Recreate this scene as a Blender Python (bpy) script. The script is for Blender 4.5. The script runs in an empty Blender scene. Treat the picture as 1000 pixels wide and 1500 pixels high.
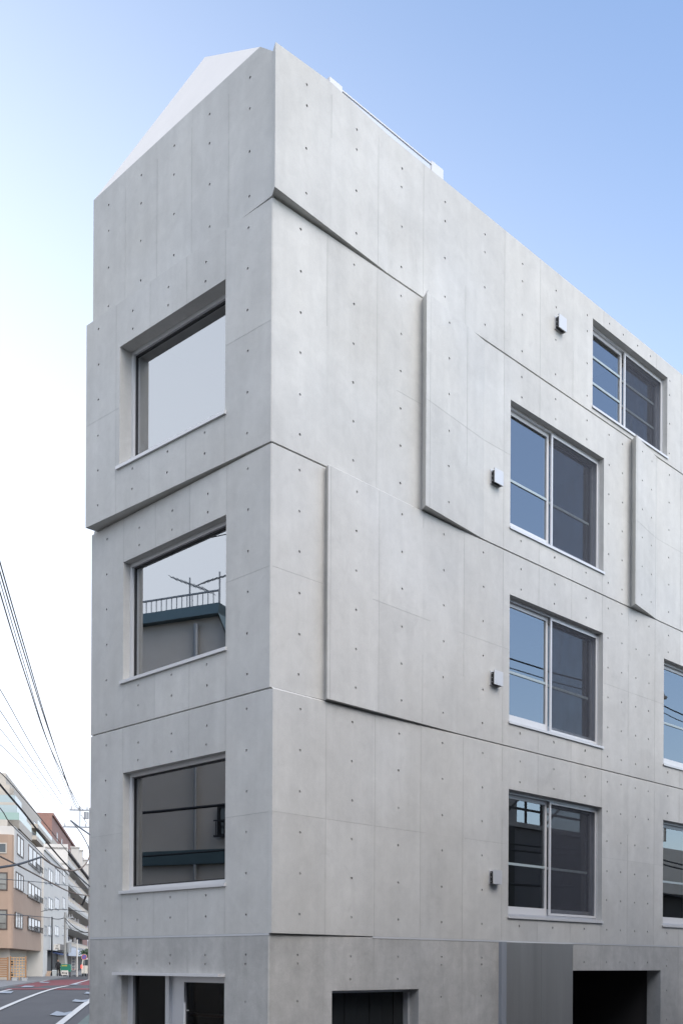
import bpy, math, random
from mathutils import Vector
from mathutils.geometry import delaunay_2d_cdt
random.seed(7)
SC = bpy.context.scene
COL = SC.collection
R = math.radians

# ------------------------------------------------------------------ camera
F_PX, CX, HY, ROLL, EYE = 1566.0, 500.0, 1412.0, R(0.3), 2.7
cam = bpy.data.cameras.new('camera')
cam.sensor_fit = 'HORIZONTAL'; cam.sensor_width = 36.0
cam.lens = 36.0 * F_PX / 1000.0
cam.shift_x = 0.0
cam.shift_y = (HY - 750.0) / 1000.0
cam.clip_start = 0.1; cam.clip_end = 3000
camo = bpy.data.objects.new('camera', cam); COL.objects.link(camo)
camo.location = (0, 0, EYE); camo.rotation_mode = 'XYZ'
camo.rotation_euler = (R(90), -ROLL, 0)
SC.camera = camo

# ------------------------------------------------------------------ sky, sun, exposure
SUN_AZ, SUN_EL = 141.0, 46.0        # azimuth measured from +Y towards +X; a veiled, soft sun behind the camera
w = bpy.data.worlds.new('World'); SC.world = w; w.use_nodes = True
nt = w.node_tree; nt.nodes.clear(); NN = nt.nodes.new; LK = nt.links.new
sky = NN('ShaderNodeTexSky'); sky.sky_type = 'NISHITA'; sky.sun_disc = False
sky.sun_elevation = R(SUN_EL); sky.sun_rotation = R(SUN_AZ)
sky.air_density = 1.0; sky.dust_density = 1.0; sky.ozone_density = 1.5; sky.altitude = 0
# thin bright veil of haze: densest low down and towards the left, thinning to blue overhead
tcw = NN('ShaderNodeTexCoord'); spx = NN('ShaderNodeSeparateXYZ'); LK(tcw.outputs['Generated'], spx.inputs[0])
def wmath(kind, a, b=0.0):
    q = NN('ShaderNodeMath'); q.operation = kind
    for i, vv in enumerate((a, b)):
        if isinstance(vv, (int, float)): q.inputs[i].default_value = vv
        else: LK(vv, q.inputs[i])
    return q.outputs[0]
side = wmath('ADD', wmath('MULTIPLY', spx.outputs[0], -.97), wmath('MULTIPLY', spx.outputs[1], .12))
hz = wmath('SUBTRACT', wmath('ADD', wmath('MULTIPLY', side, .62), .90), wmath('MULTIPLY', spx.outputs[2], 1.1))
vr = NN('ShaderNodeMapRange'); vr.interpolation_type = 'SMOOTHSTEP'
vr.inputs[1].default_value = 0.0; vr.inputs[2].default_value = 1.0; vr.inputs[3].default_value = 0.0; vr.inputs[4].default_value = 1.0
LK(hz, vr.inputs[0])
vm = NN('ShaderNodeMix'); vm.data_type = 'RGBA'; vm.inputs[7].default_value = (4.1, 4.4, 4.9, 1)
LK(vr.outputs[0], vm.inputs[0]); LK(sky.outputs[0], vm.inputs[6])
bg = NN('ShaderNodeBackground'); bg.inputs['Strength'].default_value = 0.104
wo = NN('ShaderNodeOutputWorld')
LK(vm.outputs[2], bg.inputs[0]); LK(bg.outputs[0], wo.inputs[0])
sl = bpy.data.lights.new('sun', 'SUN'); sl.energy = .74; sl.angle = R(60); sl.color = (1.0, .90, .75)
so = bpy.data.objects.new('sun', sl); COL.objects.link(so)
sd = Vector((math.sin(R(SUN_AZ)) * math.cos(R(SUN_EL)), math.cos(R(SUN_AZ)) * math.cos(R(SUN_EL)), math.sin(R(SUN_EL))))
so.rotation_euler = sd.to_track_quat('Z', 'Y').to_euler(); so.location = (30, -40, 60)
SC.view_settings.view_transform = 'Standard'; SC.view_settings.look = 'None'
SC.view_settings.exposure = 1.66; SC.view_settings.gamma = 1.0
SC.cycles.max_bounces = 8; SC.cycles.transparent_max_bounces = 12
SC.cycles.use_denoising = True

# ------------------------------------------------------------------ photo geometry
CR, SR = math.cos(ROLL), math.sin(ROLL)
def unrot(px, py):
    u, v = px - CX, HY - py
    return u * CR - v * SR, u * SR + v * CR
def at(px, py, Y):
    u, v = unrot(px, py)
    return Vector((u / F_PX * Y, Y, EYE + v / F_PX * Y))
def gz(x, y):
    t = min(1, max(0, (y - 12) / 50)); return 1.2 * t * t * (3 - 2 * t)
def gp(px, py, lift=0.0):
    u, v = unrot(px, py); Y = 60.0
    for _ in range(60):
        Y = .5 * Y + .5 * (gz(0, Y) - EYE) * F_PX / v
    return Vector((u / F_PX * Y, Y, gz(0, Y) + lift))

# ------------------------------------------------------------------ object helpers
BASE = {}
def tag(o, label=None, cat=None, group=None, kind=None):
    if label: o['label'] = label
    if cat: o['category'] = cat
    if group: o['group'] = group
    if kind: o['kind'] = kind
    return o
def thing(name, label, cat, loc, group=None):
    o = bpy.data.objects.new(name, None); COL.objects.link(o)
    o.location = loc; o.empty_display_size = .3
    BASE[o.name] = Vector(loc)
    return tag(o, label, cat, group)
class MB:
    def __init__(s): s.v = []; s.f = []; s.m = []; s.t = []; s.uv = []
    def poly(s, pts, m=0, tone=.5, uv=None):
        i = len(s.v); s.v += [Vector(p) for p in pts]; s.f.append(list(range(i, i + len(pts))))
        s.m.append(m); s.t.append(tone); s.uv.append(uv or [(.5, .5)] * len(pts))
    def hexa(s, p, m=0, tone=.5):
        for q in ((0, 3, 2, 1), (4, 5, 6, 7), (0, 1, 5, 4), (1, 2, 6, 5), (2, 3, 7, 6), (3, 0, 4, 7)):
            s.poly([p[k] for k in q], m, tone)
    def box(s, a, b, m=0, tone=.5):
        x0, y0, z0 = a; x1, y1, z1 = b
        s.hexa([Vector(p) for p in ((x0, y0, z0), (x1, y0, z0), (x1, y1, z0), (x0, y1, z0), (x0, y0, z1), (x1, y0, z1), (x1, y1, z1), (x0, y1, z1))], m, tone)
    def fbox(s, F, s0, s1, o0, o1, z0, z1, m=0, tone=.5):
        p = F.pt
        s.hexa([p(s0, o0, z0), p(s1, o0, z0), p(s1, o1, z0), p(s0, o1, z0), p(s0, o0, z1), p(s1, o0, z1), p(s1, o1, z1), p(s0, o1, z1)], m, tone)
    def tube(s, pts, r, n=6, m=0, cap=True, taper=None):
        pts = [Vector(p) for p in pts]; rings = []
        for i, p in enumerate(pts):
            d = (pts[min(i + 1, len(pts) - 1)] - pts[max(i - 1, 0)]).normalized()
            a = d.orthogonal().normalized() if abs(d.z) > .95 else d.cross(Vector((0, 0, 1))).normalized()
            b = d.cross(a)
            rr = r if taper is None else r + (taper - r) * i / (len(pts) - 1)
            rings.append([p + (a * math.cos(2 * math.pi * k / n) + b * math.sin(2 * math.pi * k / n)) * rr for k in range(n)])
        for i in range(len(rings) - 1):
            for k in range(n):
                s.poly([rings[i][k], rings[i][(k + 1) % n], rings[i + 1][(k + 1) % n], rings[i + 1][k]], m)
        if cap: s.poly(rings[0][::-1], m); s.poly(rings[-1], m)
    def prism(s, pts, h, m=0, tone=.5):
        lo = [Vector(p) for p in pts]; hi = [p + Vector(h) for p in lo]
        s.poly(lo[::-1], m, tone); s.poly(hi, m, tone)
        for i in range(len(lo)):
            j = (i + 1) % len(lo); s.poly([lo[i], lo[j], hi[j], hi[i]], m, tone)
    def build(s, name, mats, parent=None, smooth=False, weld=True):
        mats = mats if isinstance(mats, (list, tuple)) else [mats]
        off = BASE[parent.name] if parent else Vector((0, 0, 0))
        me = bpy.data.meshes.new(name)
        me.from_pydata([tuple(p - off) for p in s.v], [], s.f)
        for mt in mats: me.materials.append(mt)
        me.polygons.foreach_set('material_index', s.m)
        if smooth: me.polygons.foreach_set('use_smooth', [True] * len(s.f))
        at_ = me.attributes.new('tone', 'FLOAT', 'FACE'); at_.data.foreach_set('value', s.t)
        uvl = me.uv_layers.new(name='panel'); k = 0
        for us in s.uv:
            for u in us: uvl.data[k].uv = u; k += 1
        o = bpy.data.objects.new(name, me); COL.objects.link(o)
        if parent: o.parent = parent; BASE[o.name] = off
        else: BASE[o.name] = Vector((0, 0, 0))
        return o
def copy_tree(o, parent=None):
    c = o.copy(); COL.objects.link(c)
    if parent: c.parent = parent
    for ch in o.children: copy_tree(ch, c)
    return c
class Fr:                                   # a wall's own frame: along it, out of it, up
    def __init__(s, O, d, n): s.O = Vector((O[0], O[1], 0)); s.d = Vector((d[0], d[1], 0)); s.n = Vector((n[0], n[1], 0))
    def out(s, pts): return pts if s.d.cross(Vector((0, 0, 1))).dot(s.n) > 0 else pts[::-1]
    def pt(s, a, o, z): return s.O + s.d * a + s.n * o + Vector((0, 0, z))

# ------------------------------------------------------------------ materials
def mat(name, col, rough=.6, metal=0.0, spec=.5, var=.0, vscale=3.0, bump=0.0, bscale=40, stretch=None):
    m = bpy.data.materials.new(name); m.use_nodes = True
    n = m.node_tree.nodes; l = m.node_tree.links; p = n['Principled BSDF']
    p.inputs['Roughness'].default_value = rough; p.inputs['Metallic'].default_value = metal
    p.inputs['Specular IOR Level'].default_value = spec
    p.inputs['Base Color'].default_value = (*col, 1)
    if var or bump:
        tc = n.new('ShaderNodeTexCoord'); mp = n.new('ShaderNodeMapping'); l.new(tc.outputs['Object'], mp.inputs[0])
        if stretch: mp.inputs['Scale'].default_value = stretch
    if var:
        nz = n.new('ShaderNodeTexNoise'); nz.inputs['Scale'].default_value = vscale; nz.inputs['Detail'].default_value = 6; nz.inputs['Roughness'].default_value = .62
        l.new(mp.outputs[0], nz.inputs['Vector'])
        mr = n.new('ShaderNodeMapRange'); mr.inputs[1].default_value = .25; mr.inputs[2].default_value = .75
        mr.inputs[3].default_value = 1 - var; mr.inputs[4].default_value = 1 + var
        l.new(nz.outputs['Fac'], mr.inputs[0])
        mx = n.new('ShaderNodeMix'); mx.data_type = 'RGBA'; mx.blend_type = 'MULTIPLY'; mx.inputs[0].default_value = 1
        mx.inputs[6].default_value = (*col, 1); l.new(mr.outputs[0], mx.inputs[7]); l.new(mx.outputs[2], p.inputs['Base Color'])
    if bump:
        nb = n.new('ShaderNodeTexNoise'); nb.inputs['Scale'].default_value = bscale; nb.inputs['Detail'].default_value = 4
        l.new(mp.outputs[0], nb.inputs['Vector'])
        bp = n.new('ShaderNodeBump'); bp.inputs['Strength'].default_value = bump; bp.inputs['Distance'].default_value = .01
        l.new(nb.outputs['Fac'], bp.inputs['Height']); l.new(bp.outputs[0], p.inputs['Normal'])
    return m

def concrete(name, col, dark=1.0, amp=1.0):
    m = bpy.data.materials.new(name); m.use_nodes = True
    n = m.node_tree.nodes; l = m.node_tree.links; p = n['Principled BSDF']
    p.inputs['Roughness'].default_value = .62; p.inputs['Specular IOR Level'].default_value = .35
    tc = n.new('ShaderNodeTexCoord')
    def noise(scale, detail, rough, stretch=(1, 1, 1), dist=0):
        mp = n.new('ShaderNodeMapping'); mp.inputs['Scale'].default_value = stretch; l.new(tc.outputs['Object'], mp.inputs[0])
        z = n.new('ShaderNodeTexNoise'); z.inputs['Scale'].default_value = scale; z.inputs['Detail'].default_value = detail
        z.inputs['Roughness'].default_value = rough; z.inputs['Distortion'].default_value = dist
        l.new(mp.outputs[0], z.inputs['Vector']); return z.outputs['Fac']
    def rng(x, a, b, c, d):
        r = n.new('ShaderNodeMapRange'); r.inputs[1].default_value = a; r.inputs[2].default_value = b
        r.inputs[3].default_value = c if a == 0 else 1 + (c - 1) * amp; r.inputs[4].default_value = d if a == 0 else 1 + (d - 1) * amp; l.new(x, r.inputs[0]); return r.outputs[0]
    def op(kind, x, y):
        q = n.new('ShaderNodeMath'); q.operation = kind
        for i, vv in enumerate((x, y)):
            if isinstance(vv, (int, float)): q.inputs[i].default_value = vv
            else: l.new(vv, q.inputs[i])
        return q.outputs[0]
    cloud = rng(noise(.9, 5, .6, dist=.4), .3, .7, .92, 1.07)
    mott = rng(noise(5.5, 6, .65, dist=.6), .3, .7, .95, 1.05)
    streak = rng(noise(5, 5, .6, (1, 1, .12)), .3, .7, .955, 1.04)
    blot = rng(noise(2.2, 7, .7, (1, 1, .8), 1.2), .60, .76, 1.0, .90)
    fine = rng(noise(60, 4, .7), .3, .7, .965, 1.03)
    pores = rng(noise(110, 2, .5), .68, .74, 1.0, .78)
    at_ = n.new('ShaderNodeAttribute'); at_.attribute_name = 'tone'
    tone = rng(at_.outputs['Fac'], 0, 1.0001, .96, 1.04)
    uv = n.new('ShaderNodeUVMap'); uv.uv_map = 'panel'
    sx = n.new('ShaderNodeSeparateXYZ'); l.new(uv.outputs[0], sx.inputs[0])
    eu = op('ABSOLUTE', op('SUBTRACT', sx.outputs[0], .5), 0)
    edge = rng(eu, .44, .5, 1.0, .975)
    val = cloud
    for k in (mott, streak, blot, fine, pores, tone, edge): val = op('MULTIPLY', val, k)
    hue = noise(.6, 3, .5)
    cm = n.new('ShaderNodeMix'); cm.data_type = 'RGBA'
    cm.inputs[6].default_value = (col[0] * 1.02 * dark, col[1] * dark, col[2] * .955 * dark, 1)
    cm.inputs[7].default_value = (col[0] * .98 * dark, col[1] * dark, col[2] * 1.02 * dark, 1)
    l.new(hue, cm.inputs[0])
    mx = n.new('ShaderNodeMix'); mx.data_type = 'RGBA'; mx.blend_type = 'MULTIPLY'; mx.inputs[0].default_value = 1
    l.new(cm.outputs[2], mx.inputs[6]); l.new(val, mx.inputs[7]); l.new(mx.outputs[2], p.inputs['Base Color'])
    bp = n.new('ShaderNodeBump'); bp.inputs['Strength'].default_value = .25; bp.inputs['Distance'].default_value = .006
    l.new(noise(14, 6, .65), bp.inputs['Height']); l.new(bp.outputs[0], p.inputs['Normal'])
    return m

def glass(name, tint, base_refl, wire=0.0):
    m = bpy.data.materials.new(name); m.use_nodes = True
    n = m.node_tree.nodes; l = m.node_tree.links; n.clear()
    out = n.new('ShaderNodeOutputMaterial'); mix = n.new('ShaderNodeMixShader')
    tr = n.new('ShaderNodeBsdfTransparent'); tr.inputs[0].default_value = (*tint, 1)
    gl = n.new('ShaderNodeBsdfGlossy'); gl.inputs['Roughness'].default_value = .0; gl.inputs['Color'].default_value = (.93, .95, .97, 1)
    fr = n.new('ShaderNodeFresnel'); fr.inputs['IOR'].default_value = 1.5
    mr = n.new('ShaderNodeMapRange'); mr.inputs[1].default_value = 0; mr.inputs[2].default_value = 1
    mr.inputs[3].default_value = base_refl; mr.inputs[4].default_value = 1 if base_refl > .1 else .45
    l.new(fr.outputs[0], mr.inputs[0]); l.new(mr.outputs[0], mix.inputs[0])
    l.new(tr.outputs[0], mix.inputs[1]); l.new(gl.outputs[0], mix.inputs[2])
    tc = n.new('ShaderNodeTexCoord'); nz = n.new('ShaderNodeTexNoise'); nz.inputs['Scale'].default_value = 1.1; nz.inputs['Detail'].default_value = 1
    l.new(tc.outputs['Object'], nz.inputs['Vector'])
    bp = n.new('ShaderNodeBump'); bp.inputs['Strength'].default_value = .1; bp.inputs['Distance'].default_value = .002
    l.new(nz.outputs['Fac'], bp.inputs['Height']); l.new(bp.outputs[0], gl.inputs['Normal'])
    l.new(mix.outputs[0], out.inputs[0])
    return m

def screen_mat(name):
    m = bpy.data.materials.new(name); m.use_nodes = True
    n = m.node_tree.nodes; l = m.node_tree.links; n.clear()
    out = n.new('ShaderNodeOutputMaterial'); mix = n.new('ShaderNodeMixShader')
    tr = n.new('ShaderNodeBsdfTransparent'); df = n.new('ShaderNodeBsdfDiffuse'); df.inputs[0].default_value = (.075, .08, .095, 1)
    tc = n.new('ShaderNodeTexCoord'); mp = n.new('ShaderNodeMapping'); mp.inputs['Scale'].default_value = (1.5, 1.5, .5)
    l.new(tc.outputs['Object'], mp.inputs[0])
    wv = n.new('ShaderNodeTexNoise'); wv.inputs['Scale'].default_value = 2.5; wv.inputs['Distortion'].default_value = 2.5; wv.inputs['Detail'].default_value = 2
    l.new(mp.outputs[0], wv.inputs['Vector'])
    mr = n.new('ShaderNodeMapRange'); mr.inputs[1].default_value = .3; mr.inputs[2].default_value = .7; mr.inputs[3].default_value = .50; mr.inputs[4].default_value = .62
    l.new(wv.outputs['Fac'], mr.inputs[0]); l.new(mr.outputs[0], mix.inputs[0])
    l.new(tr.outputs[0], mix.inputs[1]); l.new(df.outputs[0], mix.inputs[2]); l.new(mix.outputs[0], out.inputs[0])
    return m

CONC = concrete('fair_faced_concrete', (.52, .515, .495))
CONCG = concrete('weathered_concrete', (.45, .445, .43), .95, 1.9)
JOINT = concrete('formwork_joint', (.50, .50, .485), .84)
HOLE = concrete('tie_hole_mortar', (.47, .468, .455), .83)
ALU = mat('anodised_aluminium', (.62, .63, .65), .38, .55)
ALUW = mat('white_aluminium', (.64, .64, .64), .4, .15)
HOODM = mat('vent_metal', (.60, .60, .60), .45, .3)
DARKF = mat('dark_gasket', (.02, .021, .023), .6)
GLASS = glass('window_glass', (.80, .86, .84), .20)
GLASSL = glass('big_window_glass', (.72, .78, .77), .40)
GLASSW = glass('wired_window_glass', (.62, .68, .67), .22)
DGLASS = glass('door_glass', (.30, .32, .32), .0)
SCREEN = screen_mat('insect_screen')
WHITE = mat('white_roof_membrane', (.72, .69, .65), .6, var=.03, vscale=2)
STEEL = mat('stainless_steel', (.50, .49, .465), .38, .78, var=.20, vscale=1.3, stretch=(1.5, 1.5, .1), bump=.05, bscale=60)
PIPE = mat('grey_painted_steel', (.30, .32, .35), .45, .2)
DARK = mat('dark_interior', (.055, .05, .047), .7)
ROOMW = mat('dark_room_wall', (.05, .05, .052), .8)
RAILM = mat('pale_handrail', (.36, .42, .43), .35)
BLACKP = mat('black_panel', (.008, .010, .011), .5, var=.2, vscale=4)

# ------------------------------------------------------------------ ground and street
E1 = Vector((math.sin(R(-10)), math.cos(R(-10)), 0)); E2 = Vector((math.cos(R(-10)), -math.sin(R(-10)), 0))
def sp(wv, vv, z=None):
    p = E2 * wv + E1 * vv
    return Vector((p.x, p.y, gz(p.x, p.y) if z is None else z))
SF = Fr((0, 0), E1, E2)                      # street frame: along it, towards its right, up
def vpx(px, wv):
    a = unrot(px, 1400)[0] / F_PX
    return wv * (E2.x - a * E2.y) / (a * E1.y - E1.x)
def zpx(px, py, wv):
    v = vpx(px, wv); Y = (E2 * wv + E1 * v).y
    return at(px, py, Y).z

asph = mat('asphalt', (.045, .045, .047), .85, var=.18, vscale=1.2, bump=.3, bscale=60)
ASPH2 = mat('asphalt_lane', (.062, .061, .062), .82, var=.16, vscale=.7, bump=.25, bscale=50, stretch=(1, .3, 1))
REDP = mat('red_road_surface', (.17, .04, .043), .85, var=.2, vscale=1.5)
PAINT = mat('road_paint', (.50, .50, .48), .7, var=.15, vscale=6)
PAINTB = mat('bluish_road_paint', (.25, .28, .31), .7, var=.2, vscale=3)
PAVE = mat('pavement_concrete', (.20, .20, .195), .8, var=.12, vscale=3)
GREENP = mat('greenish_side_strip', (.10, .13, .115), .8, var=.2, vscale=1.5)

def sheet(name, pts_fn, m, n1, n2):
    mb = MB()
    for i in range(n1):
        for j in range(n2):
            mb.poly([pts_fn(i / n1, j / n2), pts_fn((i + 1) / n1, j / n2), pts_fn((i + 1) / n1, (j + 1) / n2), pts_fn(i / n1, (j + 1) / n2)])
    return mb.build(name, m)
ys = [-900, -300, -80, -30, -10, 5] + [12 + 2.5 * k for k in range(21)] + [70, 100, 150, 250, 500, 1200]
mb = MB()
for i in range(len(ys) - 1):
    for (x0, x1) in ((-900, -80), (-80, 80), (80, 900)):
        mb.poly([(x0, ys[i], gz(0, ys[i])), (x1, ys[i], gz(0, ys[i])), (x1, ys[i + 1], gz(0, ys[i + 1])), (x0, ys[i + 1], gz(0, ys[i + 1]))])
tag(mb.build('ground', asph), kind='structure')
def strip(w0, w1, v0, v1, lift):
    n = max(1, int((v1 - v0) / 2.5))
    return lambda a, b: sp(w0 + (w1 - w0) * a, v0 + (v1 - v0) * b) + Vector((0, 0, lift)), n
fn, n = strip(-8.2, 6.0, 18, 260, .015)
tag(sheet('road', fn, ASPH2, 1, n), kind='structure')
mb = MB(); n = 40
for k in range(n):
    v0 = 60 + 200 * k / n; v1 = 60 + 200 * (k + 1) / n
    a, b = sp(-13.5, v0), sp(-8.3, v0); c, d = sp(-8.3, v1), sp(-13.5, v1); up = Vector((0, 0, .11))
    mb.poly([a + up, b + up, c + up, d + up]); mb.poly([b, b + up, c + up, c])
    if k == 0: mb.poly([a, b, b + up, a + up])
tag(mb.build('pavement', PAVE), kind='structure')
def marking(name, pix, m, lift, label=None):
    mb = MB(); mb.poly([gp(x, y, lift) for x, y in pix]); return tag(mb.build(name, m), kind='structure')
marking('red_road_area', [(6, 1451), (70, 1451), (150, 1451.5), (150, 1437), (100, 1436), (62, 1438), (35, 1441.5)], REDP, .03)
def line_px(a, b, wm, lift, m=PAINT, name='road_line'):
    p, q = gp(*a), gp(*b); d = (q - p); d.z = 0; d.normalize(); s = Vector((d.y, -d.x, 0)) * wm / 2
    n = 14; mb = MB()
    for k in range(n):
        u0 = p + (q - p) * (k / n); u1 = p + (q - p) * ((k + 1) / n)
        pts = [u0 - s, u0 + s, u1 + s, u1 - s]
        for t in pts: t.z = gz(t.x, t.y) + lift
        mb.poly(pts)
    return tag(mb.build(name, m), kind='structure')
line_px((-12, 1485.5), (100, 1445.5), .22, .045)
line_px((104, 1444), (150, 1431), .22, .045)
line_px((84, 1505), (150, 1455), .26, .045)
line_px((0, 1443.4), (50, 1441), .15, .045)
line_px((58, 1440), (112, 1427), .15, .045)
line_px((-4, 1456), (16, 1451), .2, .045)
for pix in ([(73, 1489), (83, 1483.5), (94, 1486), (107, 1483.5), (97, 1490), (84, 1490.5)],
            [(105, 1469), (110, 1465.8), (119, 1467.2), (131, 1466), (126, 1470), (114, 1470)],
            [(123, 1457.5), (127, 1454.8), (136, 1456), (134, 1458)],
            [(30, 1448), (36, 1445.5), (51, 1445.8), (46, 1448)],
            [(57, 1441.3), (62, 1440), (74, 1440), (70, 1441.5)],
            [(-2, 1456.8), (6, 1454), (20, 1453.8), (16, 1457.2)],
            [(100, 1444), (112, 1442.6), (121, 1443), (110, 1444.4)]):
    marking('road_arrow', pix, PAINTB, .05)
marking('side_strip', [(112, 1503), (150, 1470), (150, 1503)], GREENP, .028)

# ------------------------------------------------------------------ the concrete building
Q = math.sqrt(.5)
C0 = Vector((-106.5 / F_PX * 12.17, 12.17, 0))
FR = Fr(C0, (Q, Q), (Q, -Q)); FL = Fr(C0, (-Q, Q), (-Q, -Q))
LEN_R, LEN_L = 14.0, 3.77
LV = [-.6, 3.04, 5.845, 8.65, 11.45, 13.22]
house = thing('concrete_building', 'pale grey smooth concrete building with tie holes and slabs twisting out at each storey', 'building', C0)

RJ = [.87, 1.745, 2.62, 3.505, 4.395, 5.28, 6.16, 7.04, 7.856, 8.737, 9.62, 10.5, 11.38, 12.26, 13.14]
LJ = [.80, 1.525, 2.255, 2.98]
RC = [.44, 1.325, 2.19, 3.06, 3.935, 4.825, 5.69, 6.56, 7.22, 7.64, 8.10, 8.53, 9.2, 10.06, 10.94, 11.8, 12.7, 13.5]
LC = [.41, 1.167, 1.89, 2.62, 3.385]
ROWS = [.225, .70, 1.18, 1.66, 2.14, 2.62]

def facade(mb, F, s0, s1, z0, z1, openings=(), holes=(), vj=(), hj=(), outline=None, reveal=.26, seed=0, joints_skip=()):
    rnd = random.Random(seed)
    verts = []; edges = []
    def loop(pts):
        i = len(verts); verts.extend(Vector(p) for p in pts); k = len(pts)
        edges.extend((i + a, i + (a + 1) % k) for a in range(k))
    loop(outline or [(s0, z0), (s1, z0), (s1, z1), (s0, z1)])
    for (a, b, c, d) in openings: loop([(a, c), (b, c), (b, d), (a, d)])
    def clear(s, z, m=.06):
        if not (s0 + m < s < s1 - m and z0 + m < z < z1 - m): return False
        return all(not (a - m < s < b + m and c - m < z < d + m) for a, b, c, d in openings)
    hs = []
    for (s, z) in holes:
        s += rnd.uniform(-.006, .006); z += rnd.uniform(-.006, .006)
        if clear(s, z): hs.append((s, z))
    N = 9; RR = .0165; rnd2 = random.Random(seed + 99)
    for (s, z) in hs: loop([(s + RR * math.cos(2 * math.pi * k / N), z + RR * math.sin(2 * math.pi * k / N)) for k in range(N)])
    vj = [j for j in vj if s0 + .02 < j < s1 - .02]; hj = [j for j in hj if z0 + .02 < j < z1 - .02]
    for j in vj:
        i = len(verts); verts.extend([Vector((j, z0)), Vector((j, z1))]); edges.append((i, i + 1))
    for j in hj:
        i = len(verts); verts.extend([Vector((s0, j)), Vector((s1, j))]); edges.append((i, i + 1))
    if outline:     # keep joint ends inside the outline
        top = max(p[1] for p in outline)
        verts = [Vector((v.x, min(v.y, top))) for v in verts]
    V, E, T, *_ = delaunay_2d_cdt(verts, edges, [], 0, 1e-6)
    vb = [s0] + list(vj) + [s1]; hb = [z0] + list(hj) + [z1]
    tones = {}
    for t in T:
        c = sum((V[k] for k in t), Vector((0, 0))) / len(t)
        if any(a < c.x < b and c0 < c.y < d for a, b, c0, d in openings): continue
        if any((c.x - s) ** 2 + (c.y - z) ** 2 < (RR * .97) ** 2 for s, z in hs): continue
        ci = max(k for k in range(len(vb) - 1) if c.x >= vb[k] - 1e-9); ri = max(k for k in range(len(hb) - 1) if c.y >= hb[k] - 1e-9)
        tn = tones.setdefault((ci, ri), rnd.random())
        def uvp(p): return ((p.x - vb[ci]) / (vb[ci + 1] - vb[ci]), (p.y - hb[ri]) / (hb[ri + 1] - hb[ri]))
        mb.poly([F.pt(V[k].x, 0, V[k].y) for k in t], 0, tn, [uvp(V[k]) for k in t])
    for (s, z) in hs:                         # the recessed mortar plugs of the tie holes
        ring = [(s + RR * math.cos(2 * math.pi * k / N), z + RR * math.sin(2 * math.pi * k / N)) for k in range(N)]
        dp = -rnd.uniform(.008, .015)
        for k in range(N):
            a, b = ring[k], ring[(k + 1) % N]
            mb.poly([F.pt(a[0], 0, a[1]), F.pt(b[0], 0, b[1]), F.pt(b[0], dp, b[1]), F.pt(a[0], dp, a[1])], 2, rnd.random())
        mb.poly([F.pt(p[0], dp, p[1]) for p in ring], 2, rnd.random())
    def pieces(lo, hi, cuts):                 # an interval with the cut-out spans removed
        cur = lo; res = []
        for a, b in sorted(cuts):
            if a > cur: res.append((cur, min(a, hi)))
            cur = max(cur, b)
        if cur < hi: res.append((cur, hi))
        return [(a, b) for a, b in res if b - a > .03]
    for j in vj:                              # fins left by the joints of the formwork
        wd = rnd.uniform(.0035, .007)
        for a, b in pieces(z0 + .01, (z1 if not outline else min(z1, 13.07)) - .01, [(c - .005, d + .005) for p, q, c, d in openings if p - .01 < j < q + .01]):
            zz = a
            while zz < b - .02:
                ze = min(b, zz + rnd.uniform(.5, 1.3))
                if rnd.random() < .9: mb.fbox(F, j - wd / 2, j + wd / 2, 0, .0014, zz, ze, 1, rnd.random())
                zz = ze + .002
    for j in hj:
        for a, b in pieces(s0 + .01, s1 - .01, [(p - .005, q + .005) for p, q, c, d in openings if c - .01 < j < d + .01]):
            ss = a
            while ss < b - .02:
                se = min(b, ss + rnd.uniform(.6, 1.2)); wd = rnd.uniform(.003, .006)
                if rnd.random() < .85: mb.fbox(F, ss, se, 0, .0012, j - wd / 2, j + wd / 2, 1, rnd.random())
                ss = se + .002
    for (a, b, c, d) in openings:             # reveals
        q = -reveal; tn = .55
        mb.poly([F.pt(a, 0, d), F.pt(b, 0, d), F.pt(b, q, d), F.pt(a, q, d)], 0, tn)
        mb.poly([F.pt(a, 0, c), F.pt(b, 0, c), F.pt(b, q, c), F.pt(a, q, c)], 0, tn)
        mb.poly([F.pt(a, 0, c), F.pt(a, 0, d), F.pt(a, q, d), F.pt(a, q, c)], 0, tn)
        mb.poly([F.pt(b, 0, c), F.pt(b, 0, d), F.pt(b, q, d), F.pt(b, q, c)], 0, tn)

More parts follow.
